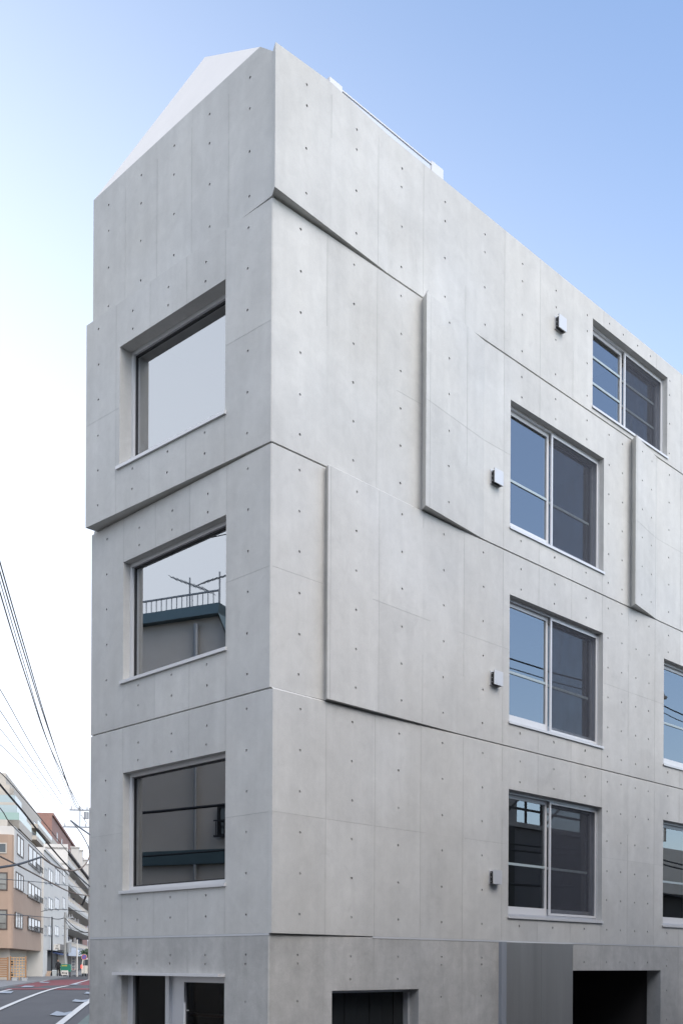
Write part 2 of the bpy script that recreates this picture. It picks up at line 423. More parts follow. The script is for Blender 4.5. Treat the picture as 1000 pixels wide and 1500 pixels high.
W1 = (4.555, 7.07); W2 = (9.05, 11.56)
def wz(k): return (LV[k] + .35, LV[k] + 2.19)
LWIN = {1: (.80, 2.97, 3.625, 5.229), 2: (.81, 2.985, 6.435, 8.05)}
GAP = .011
def grid(cols, z0, rows=ROWS): return [(s, z0 + r) for s in cols for r in rows]
def seg_frame(P0, P1):
    d = (P1 - P0).normalized(); return Fr(P0, (d.x, d.y), (d.y, -d.x)), (P1 - P0).length
def storey(k, segs, lopen, lholes, lframe=None, lpts=None, outline=None, name='storey_wall'):
    """segs: list of (s0,o0,s1,o1,openings,textured) along the long face, lpts: plan of the short face from its end to the corner"""
    mb = MB(); z0 = LV[k] + (.004 if k else 0); z1 = LV[k + 1] - (.022 if k < 4 else 0)
    hj = ([LV[k] + 1.39] if k < 4 else []) if k else [LV[1] - 1.8]
    FLk, LL = lframe or (FL, LEN_L)
    facade(mb, FLk, .012, LL, z0, outline and max(p[1] for p in outline) or z1, lopen, lholes, LJ, hj, outline, seed=k * 31 + 1)
    plan = [FLk.pt(LL, 0, 0), FLk.pt(.012, 0, 0)]
    for i, (s0, o0, s1, o1, ops, tex) in enumerate(segs):
        P0, P1 = FR.pt(s0, o0, 0), FR.pt(s1, o1, 0)
        plan += [P0, P1]
        if not tex:
            mb.poly([P0 + Vector((0, 0, z0)), P1 + Vector((0, 0, z0)), P1 + Vector((0, 0, z1)), P0 + Vector((0, 0, z1))], 0, .6); continue
        F, L = seg_frame(P0, P1)
        rows = ROWS if k else [2.251 + .6, 2.689 + .6, 2.789 + .6, 1.75 + .6, 1.2 + .6]
        if k == 4: rows = [.20, .72, 1.22, 1.47]
        hl = [(s - s0, LV[k] + r) for s in RC for r in rows]
        for (a, b, c, d) in ops:              # short rows over and under openings
            cc = [s for s in RC if a + s0 < s < b + s0]
            hl += [(s - s0, zz) for s in cc for zz in (d + .13, c - .13, c - .3)]
            hl = [h for h in hl if not (a - .05 < h[0] < b + .05 and (d + .05 < h[1] < d + .4) and abs(h[1] - d - .13) > .02 and k < 4 and abs(h[1] - LV[k + 1] + .185) > .03)]
        ol = [(0, z0), (L, z0), (L, 13.205), (0, 13.085)] if k == 4 and i == 0 else None
        facade(mb, F, 0, L, z0, 13.205 if ol else (13.205 if k == 4 else z1), ops, hl, [j - s0 for j in RJ], hj, ol, seed=k * 31 + 5 + i)
    P = plan[1]
    Pa = FR.pt(segs[0][0], segs[0][1], 0)
    e0, e1 = (13.10, 13.085) if k == 4 else (z1, z1)
    mb.poly([P + Vector((0, 0, z0)), Pa + Vector((0, 0, z0)), Pa + Vector((0, 0, e1)), P + Vector((0, 0, e0))], 0, .6)
    if k < 4:                                 # chamfered upper edge under the open joint
        for p0, p1 in zip(plan[:-1], plan[1:]):
            if (p1 - p0).length < .12: continue
            dd = (p1 - p0).normalized(); nn_ = Vector((dd.y, -dd.x, 0)) * -.024
            mb.poly([p0 + Vector((0, 0, z1)), p1 + Vector((0, 0, z1)), p1 + nn_ + Vector((0, 0, z1 + .02)), p0 + nn_ + Vector((0, 0, z1 + .02))], 0, .8)
    back = [FR.pt(LEN_R, -LEN_L, 0), plan[0] + (FR.d * .001)]
    ring = plan + [back[0]]
    clean = [ring[0]]
    for p in ring[1:]:
        if (p - clean[-1]).length > .004: clean.append(p)
    zt = z1 if k < 4 else z1 - .28
    mb.poly([p + Vector((0, 0, z0)) for p in clean], 0, .5); mb.poly([p + Vector((0, 0, zt)) for p in clean], 0, .5)
    for a, b in ((plan[-1], back[0]), (back[0], plan[0])):
        mb.poly([a + Vector((0, 0, z0)), b + Vector((0, 0, z0)), b + Vector((0, 0, z1)), a + Vector((0, 0, z1))], 0, .5)
    return mb.build(name, [CONC if k else CONCG, JOINT, HOLE], house)

full = lambda k: [(W1[0], W1[1], *wz(k)), (W2[0], W2[1], *wz(k))]
def sh(ops, s0): return [(a - s0, b - s0, c, d) for a, b, c, d in ops]
# ground storey
storey(0, [(.012, 0, LEN_R, 0, sh([(1.01, 2.60, -.5, 2.37), (6.20, 8.99, -.5, 2.61)], .012), True)],
       [(.80, 2.98, -.5, 2.53)], grid(LC, 0, [2.79, 2.689, 2.245, 1.75, 1.2]))
def lholes(k, ext=()):
    a, b, c, d = LWIN[k]
    side = grid([LC[0], LC[4]], LV[k])
    mid = [(s, z) for s in LC[1:4] for z in (d + .13, d + .36, c - .10, c - .36)]
    return side + mid
storey(1, [(0, .045, 1.71, 0, [], True), (1.71, 0, LEN_R, 0, sh(full(1), 1.71), True)], [LWIN[1]], lholes(1))
storey(2, [(.012, 0, .865, 0, [], True), (.865, 0, .82, .085, [], False), (.82, .085, 3.38, 0, [], True), (3.38, 0, LEN_R, 0, sh(full(2), 3.38), True)],
       [LWIN[2]], lholes(2))
PL = FL.pt(3.665, .165, 0); dl = (PL - C0); LL4 = dl.length; dl.normalize()
FL4 = Fr(C0, (dl.x, dl.y), (-dl.y * -1 if False else dl.y * -1, dl.x) if False else (-abs(dl.y), -abs(dl.x)))
LWIN[3] = (.80, 2.90, 9.235, 10.84)
storey(3, [(.012, 0, 2.607, 0, [], True), (2.607, 0, 2.53, .14, [], False), (2.53, .14, 3.93, 0, [], True),
           (3.93, 0, 7.92, 0, sh([(W1[0], W1[1], *wz(3))], 3.93), True), (7.92, 0, 7.81, .15, [], False), (7.81, .15, 8.78, 0, [], True),
           (8.78, 0, LEN_R, 0, [], True)], [LWIN[3]], lholes(3), lframe=(FL4, LL4))
F5W = (6.72, 9.12, 11.545, 12.945)
ZT = 13.285
storey(4, [(-.07, .115, 1.93, 0, [], True), (1.93, 0, LEN_R, 0, sh([F5W], 1.93), True)], [], [(s, LV[4] + r) for s in LC for r in (.20, .72, 1.22, 1.58)],
       outline=[(.012, LV[4] + .004), (LEN_L, LV[4] + .004), (LEN_L, ZT), (.235, ZT), (.012, 13.10)])
# recessed core seen in the open joints between storeys, and the floors behind
mb = MB()
for k in range(1, 5):
    i = .022
    a, b, c, d = FL.pt(LEN_L - i, -i, 0), FR.pt(.0, 0, 0) + (FR.d - FR.n) * i, FR.pt(LEN_R - i, -i, 0), FR.pt(LEN_R - i, -LEN_L + i, 0)
    for p, q in ((a, b), (b, c), (c, d), (d, a)):
        z0, z1 = LV[k] - .03, LV[k] + .03
        mb.poly([p + Vector((0, 0, z0)), q + Vector((0, 0, z0)), q + Vector((0, 0, z1)), p + Vector((0, 0, z1))])
mb.build('joint_filler', [CONC], house)
mb = MB()                                   # pale strip along the joint over the ground storey
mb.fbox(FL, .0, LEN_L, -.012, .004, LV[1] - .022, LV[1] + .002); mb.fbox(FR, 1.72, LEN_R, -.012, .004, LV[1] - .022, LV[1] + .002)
mb.build('joint_strip', [mat('pale_strip', (.52, .53, .54), .5)], house)
# small slab end that leans out past the far side
mb = MB()
p = FL.pt
mb.hexa([p(LEN_L, -.05, 5.55), p(LEN_L + .075, -.05, 5.55), p(LEN_L + .075, -1.2, 5.55), p(LEN_L, -1.2, 5.55),
         p(LEN_L, -.05, 5.83), p(LEN_L + .004, -.05, 5.83), p(LEN_L + .004, -1.2, 5.83), p(LEN_L, -1.2, 5.83)], 0, .6)
mb.build('side_slab', [CONC], house)
# white sloping roof behind the parapet
mb = MB()
A = FL.pt(LEN_L, -.002, ZT); B = FL.pt(.235, -.002, ZT)
upv = (-FL.n * math.cos(R(66)) + Vector((0, 0, 1)) * math.sin(R(66)))
nn = FL.d.cross(upv)
ray = at(300, 83, 1.0) - Vector((0, 0, EYE)); cp = Vector((0, 0, EYE))
P = cp + ray * ((A - cp).dot(nn) / ray.dot(nn))
Bq = P + (B - P) * .2 - FL.n * .6; Bq.z = 13.0; Aq = P - FL.n * .6; Aq.z = 13.0
mb.poly([A, B, P]); mb.poly([B, Bq, P]); mb.poly([A, P, Aq]); mb.poly([P, Bq, Aq])
mb.build('roof_slope', [WHITE], house)

# --- windows of the long face
def right_window(s0, s1, z0, z1, bars, F=FR):
    w_ = .045; mid = s0 + (s1 - s0) * .455
    mb = MB()
    for o0, o1, a, b, c, d in ((-.21, -.135, s0, s0 + w_, z0 + .05, z1), (-.21, -.085, s1 - .02, s1, z0 + .05, z1),
                               (-.21, -.10, s0 + w_, s1 - .02, z1 - .04, z1), (-.21, -.075, s0, s1, z0 + .012, z0 + .05)):
        mb.fbox(F, a, b, o0, o1, c, d)
    mb.fbox(F, s0, s1, -.215, -.19, z1 - .12, z1 - .04, 1)
    fr = mb.build('window', [ALU, DARKF], house)
    mb = MB(); mb.fbox(F, s0 - .02, s1 + .02, -.21, .022, z0 - .014, z0 + .011); mb.fbox(F, s0 - .02, s1 + .02, .017, .022, z0 - .024, z0 - .014)
    mb.build('sill', [ALUW], fr)
    def sash(a, b, o, name, inner, rail_b, matf):
        mb = MB(); st = .052
        mb.fbox(F, a, a + st, o, o + .028, z0 + .052, z1 - .042)
        mb.fbox(F, b - st, b, o, o + .028, z0 + .052, z1 - .042)
        mb.fbox(F, a + st, b - st, o, o + .028, z1 - .042 - .055, z1 - .042)
        mb.fbox(F, a + st, b - st, o, o + .028, z0 + .052, z0 + .052 + rail_b)
        so_ = mb.build(name, matf, fr)
        return so_
    sash(s0 + .02, mid + .03, -.17, 'sash', 0, .11, [ALUW])
    sash(mid - .03, s1 - .02, -.205, 'sash', 0, .11, [ALU])
    mb = MB(); F_ = F.pt
    for a, b, o in ((s0 + .072, mid - .022, -.158), (mid + .022, s1 - .072, -.193)):
        mb.poly([F_(a, o, z0 + .162), F_(b, o, z0 + .162), F_(b, o, z1 - .097), F_(a, o, z1 - .097)])
    pn = mb.build('pane', [GLASS], fr)
    mb = MB(); t = .034                       # sliding insect screen in front of the right half
    a, b, c, d = mid + .035, s1 - .022, z0 + .06, z1 - .045
    mb.fbox(F, a, a + t, -.118, -.094, c, d); mb.fbox(F, b - t, b, -.118, -.094, c, d)
    mb.fbox(F, a + t, b - t, -.118, -.094, c, c + t); mb.fbox(F, a + t, b - t, -.118, -.094, d - t, d)
    sf = mb.build('screen_frame', [ALUW], fr)
    mb = MB(); mb.poly([F_(a + t, -.106, c + t), F_(b - t, -.106, c + t), F_(b - t, -.106, d - t), F_(a + t, -.106, d - t)])
    mb.build('insect_screen', [SCREEN], fr)
    for zb in bars:
        for a_, b_, o_ in ((s0 + .072, mid - .022, -.156), (mid + .022, s1 - .15, -.191)):
            mb = MB(); mb.fbox(F, a_, b_, o_, o_ + .012, zb, zb + .036); mb.build('glazing_bar', [RAILM], fr)
    return fr
for k in (1, 2, 3): right_window(W1[0], W1[1], *wz(k), [LV[k] + 1.12])
for k in (1, 2): right_window(W2[0], W2[1], *wz(k), [LV[k] + 1.12])
right_window(*F5W, [LV[4] + .60, LV[4] + 1.02])

# --- windows of the short face
def left_window(a, b, c, d, F, rec=0.0, gm=None):
    mb = MB(); t = .05; o0, o1 = -.18 - rec, -.105 - rec
    mb.fbox(F, a, a + t, o0, o1, c + .03, d); mb.fbox(F, b - t, b, o0, o1, c + .03, d)
    mb.fbox(F, a + t, b - t, o0, o1, d - .05, d); mb.fbox(F, a + t, b - t, o0, o1, c + .03, c + .085)
    for q in ((a + t, a + t + .02, c + .105, d - .07), (b - t - .02, b - t, c + .105, d - .07), (a + t, b - t, d - .07, d - .05), (a + t, b - t, c + .085, c + .105)):
        mb.fbox(F, q[0], q[1], -.172 - rec, -.14 - rec, q[2], q[3], 1)
    fr = mb.build('window', [ALUW, DARKF], house)
    mb = MB(); mb.fbox(F, a - .025, b + .05, -.18 - rec, .03, c - .012, c + .028); mb.build('sill', [ALUW], fr)
    mb = MB(); mb.poly(F.out([F.pt(a + t + .02, -.156 - rec, c + .105), F.pt(b - t - .02, -.156 - rec, c + .105), F.pt(b - t - .02, -.156 - rec, d - .07), F.pt(a + t + .02, -.156 - rec, d - .07)]))
    mb.build('pane', [gm or GLASSL], fr)
left_window(*LWIN[1], FL, 0.0, GLASSW); left_window(*LWIN[2], FL); left_window(*LWIN[3], FL4, .08)

# --- rooms: dark linings so that the glass shows depth
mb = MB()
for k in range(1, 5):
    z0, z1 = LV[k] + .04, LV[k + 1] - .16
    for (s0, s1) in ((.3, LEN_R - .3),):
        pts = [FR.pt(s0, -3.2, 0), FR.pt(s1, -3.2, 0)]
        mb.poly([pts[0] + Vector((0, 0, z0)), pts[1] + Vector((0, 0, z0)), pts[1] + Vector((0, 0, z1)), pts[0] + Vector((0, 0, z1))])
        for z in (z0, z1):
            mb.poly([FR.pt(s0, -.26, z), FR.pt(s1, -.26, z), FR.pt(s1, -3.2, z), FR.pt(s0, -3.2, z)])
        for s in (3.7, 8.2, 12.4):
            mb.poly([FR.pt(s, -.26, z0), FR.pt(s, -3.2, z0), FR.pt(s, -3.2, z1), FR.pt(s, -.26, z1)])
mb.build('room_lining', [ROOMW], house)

# --- ground floor: shop door on the short face
mb = MB(); o0, o1 = -.17, -.10; zt = 2.53
for a, b, c, d in ((2.86, 2.98, 0, zt), (2.05, 2.13, 0, zt), (.80, .86, 0, zt), (1.73, 1.90, 0, zt), (.86, 1.73, zt - .075, zt - .001), (1.90, 2.05, 0, zt)):
    mb.fbox(FL, a, b, o0 - (.03 if (a, b) == (1.90, 2.05) else 0), o1 - (.04 if (a, b) == (1.90, 2.05) else 0), c, d)
df = mb.build('door_frame', [ALU], house)
mb = MB()
for a, b, c, d in ((2.13, 2.86, 0, zt), (.86, 1.73, .0, zt - .075)):
    mb.poly(FL.out([FL.pt(a, -.14, c), FL.pt(b, -.14, c), FL.pt(b, -.14, d), FL.pt(a, -.14, d)]))
mb.build('pane', [DGLASS], df)
mb = MB(); mb.tube([FL.pt(1.66, -.06, 1.0), FL.pt(1.66, -.06, 2.2)], .016, 8); mb.tube([FL.pt(1.66, -.12, 1.1), FL.pt(1.66, -.06, 1.1)], .01, 6); mb.tube([FL.pt(1.66, -.12, 2.1), FL.pt(1.66, -.06, 2.1)], .01, 6); mb.build('door_handle', ALUW, df)
shelfm = mat('dim_red_wood', (.16, .06, .035), .6)
for z in (1.55, 1.75, 1.95):
    mb = MB(); mb.fbox(FL, 1.0, 3.2, -1.4, -1.1, z, z + .03); mb.build('shelf', shelfm, house)
mb = MB(); mb.fbox(FL, .79, 3.06, -.1, .10, 2.532, 2.568); mb.build('canopy', [ALUW], house)
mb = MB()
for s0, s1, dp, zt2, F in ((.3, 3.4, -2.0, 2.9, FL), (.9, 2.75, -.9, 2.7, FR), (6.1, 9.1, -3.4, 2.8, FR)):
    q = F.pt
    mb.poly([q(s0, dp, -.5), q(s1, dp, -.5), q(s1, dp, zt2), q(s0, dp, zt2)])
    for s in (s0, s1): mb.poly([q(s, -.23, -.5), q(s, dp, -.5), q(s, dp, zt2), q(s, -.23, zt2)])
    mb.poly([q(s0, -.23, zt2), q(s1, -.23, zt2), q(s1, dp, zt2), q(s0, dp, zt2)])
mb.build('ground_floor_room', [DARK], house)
mb = MB()                                   # dark slatted door on the long face
for i in range(7):
    mb.fbox(FR, 1.02 + i * .225, 1.02 + i * .225 + .217, -.25, -.235 - (.006 if i % 2 else 0), -.5, 2.335)
dd = mb.build('slatted_door', [BLACKP], house)
mb = MB(); mb.fbox(FR, 1.01, 2.60, -.26, -.17, 2.335, 2.369); mb.fbox(FR, 2.56, 2.599, -.26, -.15, -.5, 2.335); mb.build('frame', [ALU], dd)
mb = MB(); mb.fbox(FR, 4.335, 4.45, 0, .055, -.5, 3.022); mb.build('edge_post', [PIPE], house)
for a, b in ((4.452, 5.353), (5.357, 6.198)):
    mb = MB(); mb.fbox(FR, a, b, 0, .03, -.5, 3.018); mb.build('steel_panel', [STEEL], house)
mb = MB()
for i, (a, b, c) in enumerate(((6.6, 6.95, .85), (7.4, 7.55, 1.5), (7.6, 8.3, .75), (8.35, 8.5, 1.1))):
    mb.fbox(FR, a, b, -1.6 - .2 * i, -1.3 - .2 * i, -.5, c)
mb.build('stored_goods', [mat('dim_goods', (.05, .035, .025), .8, var=.5, vscale=6)], house)

# --- vent hoods
def vent(s, z):
    mb = MB(); h = .10
    mb.fbox(FR, s - h, s + h, .0, .012, z - h, z + h)
    mb.fbox(FR, s - h * .8, s + h * .8, .012, .075, z - h * .8, z + h * .8, 1)
    for dz in (-.06, 0, .06): mb.fbox(FR, s - h * .95, s + h * .95, .03, .036, z + dz - .004, z + dz + .004)
    v = mb.build('vent_hood', [HOODM, DARKF], house)
    mb = MB(); mb.fbox(FR, s - h, s + h, .075, .087, z - h, z + h); mb.fbox(FR, s + h - .008, s + h, .012, .075, z - h, z + h)
    mb.fbox(FR, s - h, s + h - .008, .06, .075, z + h - .006, z + h); mb.build('vent_cover', [HOODM], v)
for s, z in ((4.19, 6.74), (4.19, 3.93), (4.175, 9.575), (5.75, 12.42)): vent(s, z)

# --- things on the parapet
mb = MB(); mb.fbox(FR, 1.14, 2.82, -.2, -.05, 13.2, 13.325); mb.fbox(FR, 1.14, 2.82, -.21, -.04, 13.327, 13.345, 1)
aw = mb.build('awning_case', [ALU, ALUW], house)
for a, b in ((.93, 1.14), (2.82, 3.06)):
    mb = MB(); mb.fbox(FR, a, b, -.28, -.035, 13.2, 13.375); mb.build('end_box', [ALUW], aw)

# ------------------------------------------------------------------ street buildings far down on the left
STUCT = mat('tan_stucco', (.37, .263, .192), .8, var=.08, vscale=.6, bump=.1, bscale=8)
STUCW = mat('white_stucco', (.58, .555, .51), .8, var=.06, vscale=.7)
STUCB = mat('beige_tile', (.47, .43, .37), .75, var=.08, vscale=1.0)
BRICK = mat('red_brown_tile', (.27, .15, .12), .75, var=.15, vscale=1.5)
GREYC = mat('grey_concrete', (.40, .40, .39), .8, var=.1, vscale=.8)
SLATE = mat('blue_grey_cladding', (.33, .37, .42), .6, var=.1, vscale=.7)
WINF = mat('brown_window_frame', (.10, .075, .06), .5, .3)
WINDK = mat('dark_far_glass', (.05, .06, .065), .08, spec=.9, var=.5, vscale=.5)
WINLT = mat('curtained_far_glass', (.22, .215, .19), .12, spec=.8, var=.25, vscale=1.2)
GRNGL = mat('green_glass_panel', (.27, .38, .33), .2, spec=.7)
PALEGL = mat('pale_glass_panel', (.36, .43, .43), .2, spec=.7)
WOOD = mat('slatted_cedar', (.30, .16, .075), .7, var=.25, vscale=3)
WOODL = mat('pale_lattice_wood', (.48, .30, .15), .6, var=.2, vscale=4)
METALD = mat('dark_metal', (.03, .03, .032), .5, .4)
METALG = mat('grey_metal', (.32, .33, .34), .5, .4)
POLEC = mat('concrete_pole', (.30, .30, .29), .8, var=.1, vscale=2)
CABLE = mat('black_cable', (.02, .02, .023), .6)
CABLEB = mat('brown_wrapped_cable', (.16, .115, .085), .8, var=.2, vscale=8)

def far_window(F, a, b, c, d, par, glassm=WINDK, n=2, o=0.0, framem=WINF, ww=.09, sub=True):
    mb = MB()
    mb.fbox(F, a, b, o, o + .05, c, c + ww); mb.fbox(F, a, b, o, o + .05, d - ww, d)
    for k in range(n + 1):
        x = a + (b - a - ww) * k / n; mb.fbox(F, x, x + ww, o, o + .05, c + ww, d - ww)
    f = mb.build('window', framem, par)
    mb = MB(); mb.fbox(F, a + .02, b - .02, o, o + .02, c + ww * .9, d - ww * .9); mb.build('pane', glassm, f)
    return f
def railing(F, a, b, o, z, h, par, m, name='railing', gap=.25):
    mb = MB(); mb.fbox(F, a, b, o, o + .04, z + h - (.03 if gap < .2 else .05), z + h); mb.fbox(F, a, b, o, o + .04, z + .04, z + .08)
    k = a
    while k < b: mb.fbox(F, k, k + (.012 if gap < .2 else .025), o + .01, o + .03, z + .06, z + h - .04); k += gap
    return mb.build(name, m, par)

WA = -10.5
va0, va1 = vpx(18.3, WA), vpx(60, WA)
FA = Fr((E2 * WA).to_2d(), E1, E2)                       # long side facing the road
FAE = Fr((E1 * va0).to_2d(), E2, -E1)                    # end facing us
G0 = 1.15
# --- tan and white corner block
bl = thing('apartment_block', 'tan and white rendered apartment block with brown framed windows behind the cedar fence', 'building', sp(WA - 6, va0 + 8, G0))
def zz(py, px=18): return zpx(px, py, WA)
ztop, zw, zb = zz(1209), zz(1300), zz(1389.5)
ch = .35
plan = [sp(WA - 18, va0, 0), sp(WA - ch, va0, 0), sp(WA - ch * .3, va0 + ch * .3, 0), sp(WA, va0 + ch, 0), sp(WA, va1, 0), sp(WA - 18, va1, 0)]
mb = MB(); mb.prism([p + Vector((0, 0, zb)) for p in plan], (0, 0, ztop - .7 - zb))
mb.build('wall', STUCT, bl)
mb = MB(); mb.fbox(FA, va0 + ch + .1, va1 + .02, .0, .04, zw, ztop - .7); mb.fbox(FA, va0 + .5, va1, -16, .04, ztop - .7, ztop, 0)
mb.build('upper_wall', STUCW, bl)
mb = MB(); mb.prism([p + Vector((0, 0, .4)) + E1 * (1.2 if i in (0, 1, 2, 3) else 0) - E2 * (1.3 if i in (2, 3, 4) else 0) for i, p in enumerate(plan)], (0, 0, zb - .42))
mb.build('ground_floor_wall', STUCB, bl)
V = lambda px: vpx(px, WA)
for t, b in ((1277, 1304), (1332, 1362)):                # big corner windows
    far_window(FAE, WA - 6.5, WA - .38, zz(b, 16), zz(t, 16), bl, WINLT, 4)
    m2 = MB(); m2.fbox(FAE, WA - 6.3, WA - .5, .25, .3, zz(b, 16) + .45, zz(b, 16) + .5); m2.fbox(FAE, WA - 6.3, WA - 6.25, .0, .3, zz(b, 16) + .1, zz(b, 16) + .5); m2.fbox(FAE, WA - 1.05, WA - 1.0, .0, .3, zz(b, 16) + .1, zz(b, 16) + .5)
    m2.build('window_guard', METALD, bl)
far_window(FAE, WA - 2.2, WA - .45, zz(1246, 12), zz(1230, 12), bl, WINDK, 2, framem=STUCB)
for (x0, x1, t, b, n, g) in ((23, 32.5, 1226, 1255, 2, WINLT), (40, 57.5, 1245, 1273, 3, WINDK), (21.5, 32.5, 1280, 1305, 3, WINDK), (39.5, 58, 1297, 1319, 4, WINLT),
                       (21, 32, 1338, 1361, 3, WINLT), (40, 58, 1346, 1365, 4, WINDK)):
    far_window(FA, V(x0), V(x1), zpx((x0 + x1) / 2, b, WA), zpx((x0 + x1) / 2, t, WA), bl, g, n, o=.045)
    if x0 > 38:
        railing(FA, V(x0 + 6), V(x1), .3, zpx((x0 + x1) / 2, b, WA) - .1, .55, bl, METALD, 'balcony_rail', .3)
far_window(FAE, WA - 5.2, WA - 2.6, G0 + .9, zb - .1, bl, WINDK, 3, o=-1.15)
# --- cedar fence, lattice corner, air conditioners
vf = va0 - 1.6
fe = thing('wooden_fence', 'brown horizontal slat cedar fence in front of the tan block', 'fence', sp(WA - 3, vf, G0))
FF = Fr((E1 * vf).to_2d(), E2, -E1); zf0, zf1 = zz(1435, 10), zz(1404, 10)
mb = MB(); k = zf0 + .12
while k < zf1: mb.fbox(FF, WA - 9, WA - .1, 0, .03, k, k + .1); k += .135
mb.build('slats', WOOD, fe)
for q in (-8.9, -6.3, -4.2, -2.1, -.2):
    mb = MB(); mb.fbox(FF, WA + q, WA + q + .12, -.1, .05, zf0 - .3, zf1 + .08); mb.build('post', WOOD, fe)
la = thing('lattice_screen', 'pale wooden lattice screen standing at the end of the cedar fence', 'screen', sp(WA + .4, vf, G0))
mb = MB(); k = zf0 + .15
while k < zf1 + .05: mb.fbox(FF, WA + .05, WA + 1.15, .0, .03, k, k + .06); k += .2
for q in range(6): mb.fbox(FF, WA + .05 + q * .21, WA + .1 + q * .21, .03, .06, zf0 - .1, zf1 + .1)
mb.build('lattice', WOODL, la)
for q in (.02, 1.13):
    mb = MB(); mb.fbox(FF, WA + q, WA + q + .08, -.06, .08, zf0 - .25, zf1 + .16); mb.build('post', WOOD, la)
for q, h in ((.25, 0), (.95, 0)):
    mb = MB(); mb.fbox(FF, WA + q, WA + q + .35, .15, .55, G0, G0 + .35); mb.fbox(FF, WA + q - .03, WA + q + .38, .12, .58, G0 + .3, G0 + .36)
    tag(mb.build('flower_pot', GREYC), 'grey square pot on the ground ' + ('under the left half of the lattice screen' if q < .5 else 'under the right end of the lattice screen'), 'pot')
FAI = Fr((E1 * (va0 + 3.2)).to_2d(), E2, -E1)
for i in range(2):
    zq = G0 + .05 + i * .95
    ac = thing('air_conditioner', ('lower' if i == 0 else 'upper') + ' grey air conditioner unit of the stack beside the lattice screen', 'air conditioner', sp(WA - .4, va0 + 3.2, zq), 'stacked air conditioners')
    mb = MB(); mb.fbox(FAI, WA - 1.1, WA - .1, -.35, 0, zq, zq + .86); mb.build('casing', METALG, ac)
    mb = MB()
    c = FAI.pt(WA - .68, .005, zq + .44)
    mb.poly([c + E2 * (.34 * math.cos(t * math.pi / 8)) + Vector((0, 0, .34 * math.sin(t * math.pi / 8))) for t in range(16)])
    mb.build('fan_grille', METALD, ac)

# --- plain white block next door
wb = thing('apartment_block', 'plain white rendered block with three columns of small windows beyond the tan block', 'building', sp(WA - 5, V(75), G0))
WB = -10.3; Vb = lambda px: vpx(px, WB); FB = Fr((E2 * WB).to_2d(), E1, E2)
vb0, vb1 = va1 + .1, Vb(99.5)
zt_ = zpx(61, 1243, WB)
mb = MB(); mb.fbox(FB, vb0, vb1, -14, 0, zpx(80, 1393, WB), zt_); mb.fbox(FB, vb0, vb1, -14, .12, zt_, zt_ + .25)
mb.build('wall', STUCW, wb)
mb = MB(); mb.fbox(FB, vb0, Vb(69.5), -13, -.02, .9, zpx(80, 1393, WB)); mb.build('ground_floor_wall', STUCW, wb)
mb = MB(); mb.fbox(FB, Vb(69.5), vb1, -8, -1.2, .9, zpx(80, 1393, WB)); mb.build('shopfront', METALD, wb)
for t, b in ((1273, 1295), (1315, 1332.5), (1356.5, 1371.5)):
    for i, (x0, x1) in enumerate(((64.5, 67.8), (70, 76.5), (80, 85.8), (91, 95))):
        far_window(FB, Vb(x0), Vb(x1), zpx(x0 + 2, b, WB), zpx(x0 + 2, t, WB), wb, WINLT if (i + t) % 3 else WINDK, 2, framem=METALG)
mb = MB(); mb.fbox(FB, Vb(84), Vb(97), .0, .25, zpx(90, 1393, WB), zpx(90, 1384.5, WB)); mb.build('shop_fascia', WINF, wb)
sg = thing('shop_sign', 'small white box sign with dark marks hanging over the dark shopfront', 'sign', FB.pt(Vb(78), .4, zpx(78, 1392, WB)))
FS = Fr((E1 * Vb(79)).to_2d(), E2, -E1); zs0, zs1 = zpx(80, 1392, WB), zpx(80, 1384, WB)
mb = MB(); mb.fbox(FS, WB, WB + .62, -.12, .0, zs0, zs1); mb.build('box', STUCW, sg)
for q in range(2):
    mb = MB()
    for a, c, ww, hh in (((.22, .66, .2, .04), (.30, .56, .05, .22), (.2, .76, .24, .035)), ((.15, .2, .34, .03), (.18, .1, .04, .26), (.3, .1, .04, .3), (.42, .1, .04, .2), (.15, .34, .34, .03)))[q]:
        mb.fbox(FS, WB + a, WB + a + ww, .004 + .001 * q, .008, zs0 + c * (zs1 - zs0), zs0 + (c + hh) * (zs1 - zs0))
    mb.build('lettering', METALD, sg)
aw_ = mat('navy_awning', (.012, .03, .10), .7)
mb = MB(); z1_, z0_ = zpx(85, 1392.5, WB), zpx(85, 1400, WB)
p = FB.pt; v0, v1 = Vb(79), Vb(93)
mb.hexa([p(v0, -1.0, z1_ - .05), p(v1, -1.0, z1_ - .05), p(v1, .6, z0_), p(v0, .6, z0_), p(v0, -1.0, z1_), p(v1, -1.0, z1_), p(v1, .6, z0_ + .1), p(v0, .6, z0_ + .1)])
tag(mb.build('awning', aw_), 'navy blue shop awning sloping out under the white block', 'awning')
# arched pale awning beyond
mb = MB(); v0 = Vb(99) ; zc = zpx(99, 1401, WB); FW = Fr((E1 * v0).to_2d(), E2, -E1)
for i in range(10):
    t0, t1 = math.pi / 2 * i / 10, math.pi / 2 * (i + 1) / 10
    a = lambda t: (WB + .1 + 1.5 * math.sin(t), 1.05 * math.cos(t))
    (x0, h0), (x1, h1) = a(t0), a(t1)
    mb.hexa([FW.pt(x0, 0, zc + h0 - .04), FW.pt(x1, 0, zc + h1 - .04), FW.pt(x1, -3, zc + h1 - .04), FW.pt(x0, -3, zc + h0 - .04),
             FW.pt(x0, 0, zc + h0), FW.pt(x1, 0, zc + h1), FW.pt(x1, -3, zc + h1), FW.pt(x0, -3, zc + h0)])
    mb.poly([FW.pt(WB + .1, .0, zc), FW.pt(x0, .0, zc + h0 - .04), FW.pt(x1, .0, zc + h1 - .04)])
tag(mb.build('awning', mat('pale_blue_awning', (.42, .48, .57), .5, var=.1, vscale=4)), 'pale blue rounded awning beside the grey pole', 'awning')
